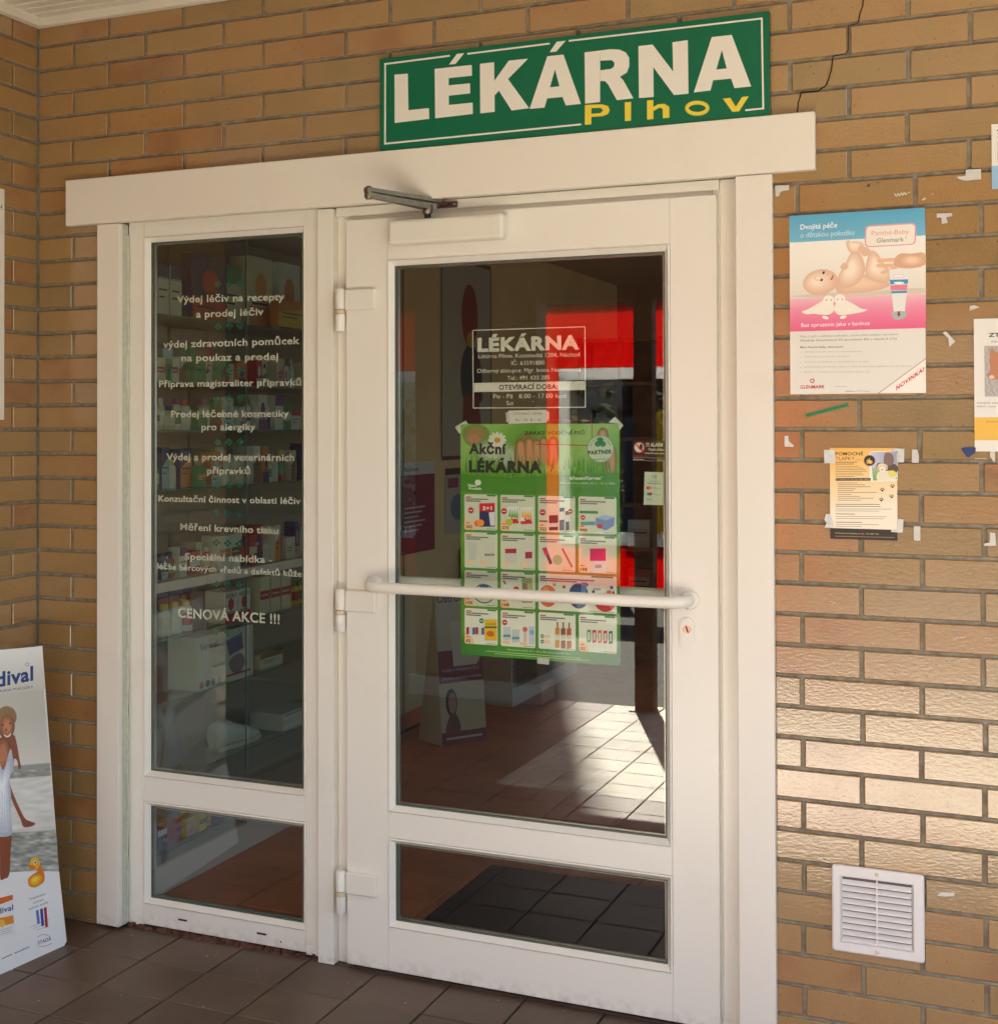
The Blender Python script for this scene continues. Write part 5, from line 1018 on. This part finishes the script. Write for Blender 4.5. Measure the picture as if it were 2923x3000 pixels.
P_.build('print', M_PRINT, gp)
# --- alarm sticker and card sticker (drawing units: crop (1840,1270) scale .1178)
def st(y=YP + .0009): return wall_sheet(y, [(0, 0), (1104, 0), (1104, 1954), (0, 1954)], [(2.089, 1.682), (2.217, 1.682), (2.216, 1.458), (2.088, 1.455)], step=.0001)
al = thing('alarm_sticker', 'black alarm sticker with red and white stop hand sign, right edge of the glass', 'sticker', (2.15, .028, 1.59))
q = [(2.1, 1.66), (2.202, 1.661), (2.2, 1.603), (2.1, 1.604)]
mb = MB(); mb.prism([(p[0], YP + .0010, p[1]) for p in q], (0, .0006, 0)); mb.build('foil', mat('black_foil', (.008, .006, .006), .4), al)
s_ = st(); s_.ell(268, 342, 148, 150, H3((.72, .10, .12)), 0, 32); s_.ell(255, 345, 116, 118, H3((.92, .90, .84)), 1, 28); s_.poly(smooth([(222, 340), (262, 350), (268, 275), (300, 262), (338, 290), (340, 370), (318, 410), (270, 400)]), (.008, .01, .01), 2)
s_.line([(180, 268), (340, 430)], 32, H3((.72, .10, .12)), 3); s_.text('!!! ALARM !!!', (432, 318), (958, 326), 96, H3((.93, .90, .84)), 1, bold=.03); s_.text('Objekt střežen', (478, 420), (882, 428), 66, H3((.86, .80, .76)), 1, bold=.03)
s_.text('zabezpečovacím systémem', (388, 498), (962, 514), 40, H3((.86, .80, .76)), 1, bold=.03); s_.line([(104, 562), (490, 566)], 26, H3((.62, .08, .10)), 1); s_.line([(100, 596), (955, 612)], 9, H3((.7, .66, .62)), 1); s_.line([(104, 640), (372, 648)], 16, H3((.75, .70, .66)), 1); s_.line([(700, 658), (952, 662)], 16, H3((.75, .70, .66)), 1); s_.line([(95, 668), (955, 688)], 8, H3((.7, .66, .62)), 1)
s_.build('print', M_PRINT, al)
cd = thing('card_payment_sticker', 'small pale contactless card payment sticker below the black alarm sticker', 'sticker', (2.13, .028, 1.49))
q = [(2.134, 1.572), (2.191, 1.571), (2.189, 1.477), (2.131, 1.477)]
mb = MB(); mb.prism([(p[0], YP + .0010, p[1]) for p in q], (0, .0006, 0)); mb.build('foil', mat('pale_green_foil', (.60, .68, .55), .4), cd)
s_ = st()
for k in range(4): s_.line([(580 + k * 28 + (8 + 4 * k) * math.cos(R(a)), 1068 + (24 + 15 * k) * math.sin(R(a))) for a in range(-70, 80, 20)], 9, (.03, .05, .04), 0)
s_.text('zde platíte', (522, 1198), (762, 1202), 34, H3((.30, .66, .76)), 0, bold=.02); s_.text('bezkontaktně', (482, 1250), (800, 1262), 32, H3((.30, .42, .36)), 0, bold=.02)
for y_, c1, c2 in ((1354, (.80, .25, .18), (.90, .60, .40)), (1504, (.30, .60, .75), (.76, .25, .18))): s_.ell(482, y_, 44, 42, H3(c1), 0); s_.ell(536, y_, 44, 42, H3(c2), 1); s_.text('pay', (600, y_ + 8), (682, y_ + 10), 30, H3((.3, .36, .34)), 0); s_.text('pass', (690, y_ + 30), (812, y_ + 32), 34, H3((.40, .72, .36)), 0, bold=.02)
s_.text('Visa', (436, 1660), (578, 1664), 50, H3((.42, .46, .60)), 0, bold=.01); s_.text('payWave', (482, 1716), (742, 1722), 36, H3((.82, .72, .42)), 0); s_.build('print', M_PRINT, cd)

# ============================================================ INTERIOR: GLASS CABINETS, PRODUCTS, STAND, MAT
M_CAB = mat('cream_cabinet', (.62, .57, .46), .45, .4)
M_EDGE = mat('glass_edge', (.10, .22, .17), .3)
SHZ = [.145, .40, .69, .92, 1.13, 1.47, 1.69, 1.87, 2.12]
def cabinet(y0, y1, label, shelves, top=2.55, divs=()):
    cb = thing('display_cabinet', label, 'cabinet', (.12, (y0 + y1) / 2, 0))
    box('plinth', M_CAB, cb, -.05, .285, y0, y1, .004, .115); box('back_panel', mat('cabinet_back', (.34, .26, .18), .6), cb, -.05, -.04, y0, y1, .116, top)
    for y in (y0, y1 - .02): box('side_panel', M_CAB, cb, -.039, .28, y, y + .02, .116, top)
    box('top_panel', M_CAB, cb, -.039, .30, y0 + .021, y1 - .021, top - .03, top)
    for z in shelves:
        th = .035 if abs(z - 1.13) < .01 else .007
        so = box('shelf', M_CGLASS if th < .02 else M_CAB, cb, -.038, .265, y0 + .022, y1 - .022, z - th, z)
        if th < .02: box('shelf_edge', M_EDGE, so, .2655, .2665, y0 + .022, y1 - .022, z - th, z)
    ys = [y0] + list(divs) + [y1]
    for a, b_ in zip(ys[:-1], ys[1:]):
        for z0, z1 in ((.118, 1.09), (1.14, top - .035)):
            dd = box('glass_door', M_CGLASS, cb, .300, .305, a + .024, b_ - .003, z0, z1)
            MB().box(.3, .306, b_ - .0022, b_ - .001, z0, z1).build('door_edge', M_EDGE, dd)
            MB().tube([(.3055, a + .07, z0 + .09), (.318, a + .07, z0 + .09)], .006, 10).build('door_knob', M_ALU, dd)
    return cb
cabinet(.27, 2.55, 'tall glass display cabinet full of medicines, behind the sidelight', SHZ, divs=(.95, 1.75))
cabinet(4.25, 5.6, 'second low glass display cabinet further back along the left wall', [.35, .62], top=.95, divs=(4.9,))
cols = {'white': (.74, .73, .68), 'red': (.55, .04, .05), 'dark blue': (.03, .05, .20), 'green': (.08, .32, .12), 'yellow': (.75, .55, .08), 'orange': (.75, .28, .06), 'purple': (.22, .06, .24), 'cream': (.70, .62, .45), 'pale blue': (.40, .58, .70), 'brown': (.26, .13, .06), 'pink': (.70, .30, .36)}
PM = {k: mat('pack_' + k.replace(' ', '_'), v, .4) for k, v in cols.items()}
ordn = ['first', 'second', 'third', 'fourth', 'fifth', 'sixth', 'seventh', 'eighth', 'ninth', 'tenth', 'eleventh', 'twelfth', 'thirteenth', 'fourteenth', 'fifteenth', 'sixteenth', 'seventeenth', 'eighteenth', 'nineteenth', 'twentieth'] + ['twenty-' + q for q in ('first', 'second', 'third', 'fourth', 'fifth', 'sixth', 'seventh', 'eighth', 'ninth')] + ['thirtieth'] + ['thirty-' + q for q in ('first', 'second', 'third', 'fourth', 'fifth', 'sixth')]
shn = ['bottom', 'second lowest', 'third lowest', 'fourth lowest', 'middle', 'fourth highest', 'third highest', 'second highest', 'top']
def face_print(par, y0, y1, z0, z1, x, c2, txt=None, kind=0):
    s_ = Sheet((x, 0, 0), (0, 1, 0), (0, 0, 1), [(0, 0), (1, 0), (1, 1), (0, 1)], [(y0, z1), (y1, z1), (y1, z0), (y0, z0)], step=.0003)
    dk = (.06, .06, .08)
    if kind == 0: s_.rect(0, 0, 1, .3, c2, 1); 
    elif kind == 1: s_.rect(0, .7, 1, 1, c2, 1); s_.ell(.5, .42, .24, .2, c2, 1)
    elif kind == 2: s_.poly([(0, .5), (1, .2), (1, 1), (0, 1)], c2, 1)
    else: s_.rect(.0, .38, 1, .62, c2, 1)
    if txt: s_.text(txt, (.08, .36 if kind == 0 else .2), (.92, .36 if kind == 0 else .2), .13 if kind else .1, dk if kind else (.8, .8, .78), 2, bold=.03)
    for k in range(2): s_.line([(.12, .5 + .14 * k + (.16 if kind == 1 else 0)), (.8 - .2 * k, .5 + .14 * k + (.16 if kind == 1 else 0))], .035, dk if kind != 3 else (.7, .7, .68), 3)
    s_.build('front_print', M_PRINT, par)
def box_pack(y, w, h, z, c1, c2, label, x=None, txt=None, name='medicine_box', dpt=None, kind=None):
    x1 = .245 if x is None else x; dpt = dpt or random.uniform(.05, .1)
    o = thing(name, label, 'box' if name != 'tea_packet' else 'packet', (x1 - dpt / 2, y + w / 2, z))
    box('carton', PM[c1], o, x1 - dpt, x1, y, y + w, z + .0008, z + h, b=.0008)
    face_print(o, y, y + w, z + .001, z + h, x1 + .0003, cols[c2], txt, random.randrange(4) if kind is None else kind); return o
def bottle(y, r, h, z, c1, c2, label, x=.19, name='pill_bottle'):
    o = thing(name, label, 'bottle', (x, y, z))
    MB().tube([(x, y, z + .0008), (x, y, z + h * .72), (x, y, z + h * .8)], [r, r, r * .75], 18).build('body', PM[c1], o)
    MB().tube([(x, y, z + h * .8), (x, y, z + h)], r * .62, 16).build('cap', PM[c2], o)
    MB().tube([(x, y, z + h * .2), (x, y, z + h * .6)], r + .0006, 18, cap=False).build('wrap_label', PM[random.choice(['white', 'green', 'red', 'cream'])], o); return o
rnd = random.Random(11)
def fill(si, ya, yb, hmax, bias=None):
    y = ya; n_ = 0
    while y < yb:
        k = rnd.random(); c1 = rnd.choice(bias or ['white', 'white', 'cream', 'white', 'red', 'dark blue', 'green', 'orange']); c2 = rnd.choice([c for c in cols if c != c1]); pos = ordn[n_]
        if k < .72:
            w = rnd.uniform(.038, .085); h = min(hmax, rnd.uniform(.08, .16)); box_pack(y, w, h, SHZ[si], c1, c2, '%s and %s medicine box, %s from the door on the %s shelf' % (c1, c2, pos, shn[si]), x=rnd.uniform(.2, .255))
        else:
            r = rnd.uniform(.017, .027); w = 2 * r; h = min(hmax, rnd.uniform(.09, .14)); bottle(y + r, r, h, SHZ[si], c1, c2, '%s bottle with %s cap, %s from the door on the %s shelf' % (c1, c2, pos, shn[si]))
        y += w + rnd.uniform(.003, .014); n_ += 1
fill(7, .34, 1.7, .19); fill(6, .34, 1.7, .15, ['white', 'white', 'cream', 'white', 'green']); fill(5, .34, 1.7, .17)
fill(4, .34, 1.7, .2, ['white', 'cream', 'white', 'green', 'dark blue', 'red']); fill(0, .34, .95, .07, ['red', 'dark blue', 'yellow', 'white'])
# back row of red cartons on the fourth lowest shelf, then named items in front
for k in range(6): box_pack(.36 + k * .085, .08, .17, .92, 'red', 'dark blue', 'tall dark red carton, %s of the back row on the fourth lowest shelf' % ordn[k], x=.10, kind=0)
for k in range(2): box_pack(.87 + k * .108, .10, .125, .92, 'white', 'red', 'white vitamin box with a red heart, %s of two on the fourth lowest shelf' % ordn[k], x=.25, txt='KOENZYM Q10', kind=1)
for k in range(3): bottle(.50 + k * .075, .03, .12, .92, 'white', 'yellow', 'white bottle with yellow cap, %s of three on the fourth lowest shelf' % ordn[k], x=.2)
for k in range(3): box_pack(1.18 + k * .095, .085, .155, .92, 'cream', 'red', 'cream packet in a red holder, %s of three on the fourth lowest shelf' % ordn[k], x=.24, name='tea_packet', kind=3)
for k in range(4): bottle(1.49 + k * .06, .025, .1, .92, 'yellow', 'green', 'yellow bottle with green cap, %s of four on the fourth lowest shelf' % ordn[k], x=.2)
pm = box_pack(.64, .44, .205, .69, 'white', 'cream', 'large white blood pressure monitor box on the third lowest shelf', x=.26, dpt=.13, kind=3, name='monitor_box')
s_ = Sheet((.2615, 0, 0), (0, 1, 0), (0, 0, 1), [(0, 0), (1, 0), (1, 1), (0, 1)], [(.64, .895), (1.08, .895), (1.08, .69), (.64, .69)], step=.0003)
s_.rect(0, 0, 1, 1, (.62, .60, .55), 0); s_.poly([(.5, .2), (.78, .1), (.82, .42), (.56, .5)], (.12, .14, .28), 1); s_.poly(smooth([(.55, .6), (.75, .5), (.85, .7), (.72, .9), (.6, .8)]), (.2, .19, .22), 1); s_.rect(.5, .86, .95, .9, (.4, .05, .06), 2)
s_.text('Veroval', (.05, .25), (.35, .25), .13, (.1, .1, .25), 1, bold=.02)
for k in range(4): s_.ell(.08 + k * .1, .9, .035, .07, [(.5, .05, .08), (.08, .08, .1), (.1, .2, .4), (.3, .3, .3)][k], 1)
s_.build('front_print', M_PRINT, pm)
box_pack(1.36, .27, .075, .40, 'white', 'cream', 'low white shoe box with small red marks on the second lowest shelf', x=.25, txt='ZDRAVOTNÍ OBUV', kind=3, dpt=.16, name='shoe_box')
box_pack(1.18, .2, .06, .69, 'cream', 'brown', 'flat cream box beside the large monitor box', x=.24, kind=0)
for k in range(2): box_pack(.46 + k * .09, .08, .2, 2.12, 'white', 'dark blue', 'white and dark blue brace box, %s of two nearest the door, top shelf' % ordn[k], x=.2, txt='ORTHO HELP', kind=0)
box_pack(.68, .26, .26, 2.12, 'dark blue', 'red', 'large dark blue carton with red print on the top shelf', x=.22, txt='pro krásné vlasy', kind=1)
box_pack(.96, .13, .24, 2.12, 'cream', 'green', 'tall cream leaflet box on the top shelf', x=.2, kind=0)
box_pack(1.16, .2, .3, 2.12, 'cream', 'orange', 'large cream bag with orange print on the top shelf, nearer the door', x=.2, kind=1, name='tea_packet'); box_pack(1.42, .2, .3, 2.12, 'white', 'orange', 'large white bag with orange print on the top shelf, farther from the door', x=.2, kind=1, name='tea_packet')
box_pack(1.30, .3, .12, 2.13, 'orange', 'yellow', 'wide orange and yellow carton in front of the bags on the top shelf', x=.262, kind=2, dpt=.04)
# white trainer
so_ = thing('white_trainer', 'white trainer with dark laces on the second lowest glass shelf', 'shoe', (.18, 1.05, .40))
def loft(secs, n=16):
    mb = MB(); vs = []
    for (y, cz, rx, rz, cx) in secs:
        for j in range(n):
            a = 2 * math.pi * j / n; vs.append((cx + rx * math.cos(a), y, max(.402 + .012, cz + rz * math.sin(a))))
    k = len(secs); mb.add(vs, [(i * n + j, i * n + (j + 1) % n, (i + 1) * n + (j + 1) % n, (i + 1) * n + j) for i in range(k - 1) for j in range(n)], True); mb.add(vs[:n], [tuple(range(n))]); mb.add(vs[-n:], [tuple(range(n))]); return mb
loft([(.893, .45, .024, .038, .18), (.905, .462, .036, .056, .18), (.98, .465, .04, .055, .18), (1.03, .455, .042, .048, .18), (1.10, .44, .048, .038, .18), (1.17, .43, .05, .028, .18), (1.21, .424, .04, .02, .18), (1.225, .42, .015, .01, .18)]).build('upper', PM['white'], so_)
mb = MB(); mb.prism([(.18 + .055 * sx, y, .4015) for sx, y in ((-.5, .892), (.5, .892), (.8, 1.0), (1, 1.15), (.7, 1.225), (0, 1.245), (-.7, 1.225), (-1, 1.15), (-.8, 1.0))], (0, 0, .016)); mb.build('sole', PM['cream'], so_)
mb = MB()
for k in range(4): mb.tube([(.155, 1.02 + k * .025, .495 - k * .009), (.18, 1.03 + k * .025, .505 - k * .009), (.205, 1.02 + k * .025, .495 - k * .009)], .0035, 6)
mb.build('laces', PM['dark blue'], so_)
# products of the second cabinet
for k in range(7): box_pack(4.32 + k * .17, .12, .14, .62, ['white', 'orange', 'green', 'cream', 'red', 'white', 'pale blue'][k], 'dark blue', '%s box, %s in the low second cabinet' % (['white', 'orange', 'green', 'cream', 'red', 'large white', 'pale blue'][k], ordn[k]), x=.2)
# posters on the yellow wall
def wposter(y0, y1, z0, z1, label, fn, x=IX0 + .002):
    o = thing('wall_poster', label, 'poster', (x, (y0 + y1) / 2, z0)); MB().box(x, x + .002, y0, y1, z0, z1).build('sheet', MATS['white_paper'], o)
    s_ = Sheet((x + .0021, 0, 0), (0, 1, 0), (0, 0, 1), [(0, 0), (1, 0), (1, 1), (0, 1)], [(y0, z1), (y1, z1), (y1, z0), (y0, z0)], step=.0003); fn(s_); s_.build('print', M_PRINT, o)
def f1(s_):
    s_.rect(0, 0, 1, 1, (.42, .38, .28), 0); s_.line([(.02, .01), (.98, .01), (.98, .99), (.02, .99), (.02, .01)], .02, (.12, .07, .04), 1)
    s_.ell(.55, .28, .16, .16, (.28, .05, .03), 2); s_.ell(.57, .40, .08, .04, (.50, .30, .05), 3); s_.poly(smooth([(.38, .52), (.55, .42), (.75, .5), (.8, .68), (.7, .72), (.42, .7)]), (.05, .06, .07), 2); s_.poly([(.42, .68), (.72, .68), (.78, .86), (.40, .86)], (.25, .06, .05), 3)
def f2(s_): s_.rect(0, 0, 1, .14, (.6, .57, .5), 0); s_.rect(0, .14, 1, 1, (.26, .03, .05), 0); s_.text('Kalcium', (.1, .1), (.5, .1), .05, (.1, .1, .3), 1, bold=.03); [s_.line([(.08, .5 + k * .05), (.7 - .1 * (k % 3), .5 + k * .05)], .018, (.6, .45, .42), 1) for k in range(6)]
def f3(s_): s_.rect(0, 0, 1, 1, (.45, .40, .30), 0); s_.rect(0, .0, 1, .1, (.1, .05, .04), 1); s_.rect(.1, .15, .5, .3, (.3, .06, .1), 1); s_.ell(.5, .6, .3, .2, (.15, .2, .25), 1)
wposter(3.95, 4.85, 1.50, 2.75, 'framed poster of a red capped costumed figure on the yellow left wall', f1)
wposter(3.35, 3.85, .98, 1.50, 'dark red calcium poster on the yellow wall beyond the cabinet', f2); wposter(4.02, 4.45, 1.05, 1.45, 'small cream and dark poster on the yellow wall, right of the red one', f3)
# cardboard stand with burgundy panels
sd = thing('cardboard_stand', 'cream and burgundy cardboard leaflet stand on the red tiles beyond the cabinet', 'display stand', (.28, 3.25, 0))
A_ = Vector((.30, 3.07, .003)); Bv = Vector((.44, 3.30, .003)); Tp = Vector((-.06, .04, .86))
Un2 = (Bv - A_).normalized(); W2 = .30; Bv = A_ + Un2 * W2; up2 = Tp.normalized(); up2 = (up2 - Un2 * up2.dot(Un2)).normalized(); N2 = Un2.cross(up2)
quad_ = [A_, Bv, Bv + up2 * .86, A_ + up2 * .86]; mb = MB(); mb.prism([p - N2 * .004 for p in quad_], N2 * .0035); mb.build('front_board', PM['cream'], sd)
mb = MB(); back = A_ - N2 * .22 ; mb.prism([A_ - N2 * .005, back, A_ + up2 * .8 - N2 * .01, A_ + up2 * .86 - N2 * .005], Un2 * .003); mb.prism([Bv - N2 * .005, back + Un2 * W2, Bv + up2 * .8 - N2 * .01, Bv + up2 * .86 - N2 * .005], -Un2 * .003); mb.build('side_wing', PM['cream'], sd)
s_ = Sheet(A_, Un2, up2, [(0, 0), (1, 0), (1, 1), (0, 1)], [(0, .86), (W2, .86), (W2, 0), (0, 0)], step=.0004)
s_.rect(0, 0, 1, 1, (.50, .40, .24), 0); s_.rect(0, .42, 1, .62, (.22, .03, .025), 1); s_.poly([(.3, .24), (.95, .24), (.95, .48), (.86, .52), (.34, .52)], (.55, .48, .32), 2); s_.text('Ostrovidky', (.04, .12), (.96, .12), .05, (.12, .05, .03), 2, bold=.02)
s_.text('Kapky s vitamínem A a', (.08, .55), (.9, .55), .022, (.6, .5, .4), 3); s_.text('přírodním bylinným extraktem', (.08, .60), (.95, .60), .02, (.6, .5, .4), 3)
s_.rect(0, .62, 1, .92, (.52, .42, .22), 1); s_.ell(.25, .74, .13, .085, (.06, .02, .015), 2); s_.ell(.27, .745, .09, .065, (.45, .22, .12), 3); s_.poly(smooth([(.1, .92), (.2, .82), (.36, .82), (.42, .92)]), (.2, .07, .04), 3); s_.rect(0, .92, 1, 1, (.20, .03, .025), 2); s_.line([(.1, .96), (.9, .96)], .012, (.55, .45, .35), 3)
s_.build('print', M_PRINT, sd)
# door mat
dm = thing('door_mat', 'dark ribbed carpet mat on the red tiles inside the door', 'mat', (1.9, .85, .003))
mb = MB(); mb.box(1.25, 2.75, .45, 1.20, .0045, .011, b=.002); mb.build('carpet', M_MAT, dm)
mb = MB()
for k in range(60): mb.box(1.255 + k * .025, 1.270 + k * .025, 1.199, 1.207, .0045, .009)
for k in range(30): mb.box(1.243, 1.251, .455 + k * .025, .47 + k * .025, .0045, .009)
mb.build('fringe_edge', M_MAT, dm)
# shelving rack and counter at the back right, seen past the stickers
rk = thing('wooden_rack', 'brown wooden shop rack with pigeonholes at the back of the pharmacy', 'rack', (.75, 6.3, 0))
for x in (.12, .42, .72, 1.02, 1.32): box('upright', M_DWOOD, rk, x, x + .03, 6.2, 6.5, .003, 2.35)
for z in (.05, .45, .8, 1.12, 1.6, 2.0, 2.32): box('shelf', M_WOOD, rk, .151, 1.319, 6.21, 6.49, z, z + .025)
box('back_panel', M_WOOD, rk, .1, 1.36, 6.501, 6.515, .003, 2.36)
for k in range(9):
    x = .18 + (k % 4) * .3; z = [.476, .826, 1.146][k // 4 if k < 8 else 2]
    c1 = ['white', 'red', 'cream', 'dark blue', 'orange', 'white', 'green', 'red', 'purple'][k]
    o = thing('shelf_box', '%s box in the wooden rack, %s counted from lower left' % (c1, ordn[k]), 'box', (x + .08, 6.3, z)); box('carton', PM[c1], o, x, x + .16, 6.24, 6.36, z, z + .2, b=.002)
    sF = wall_sheet(6.2395, [(0, 0), (1, 0), (1, 1), (0, 1)], rectd(x, x + .16, z, z + .2), step=.0003); sF.rect(.05, .3, .95, .6, (.6, .55, .45), 1); sF.line([(.15, .45), (.85, .45)], .05, (.05, .04, .04), 2); sF.build('front_print', M_PRINT, o)
ct = thing('shop_counter', 'orange brown shop counter in front of the wooden rack', 'counter', (1.8, 5.4, 0))
box('front_panel', mat('orange_laminate', (.50, .16, .05), .4, .5), ct, 1.0, 3.4, 5.30, 5.34, .003, .98); box('worktop', M_CAB, ct, .96, 3.44, 5.25, 5.9, .981, 1.02, b=.004); box('kick_board', M_DARK, ct, 1.02, 3.38, 5.345, 5.86, .003, .08)
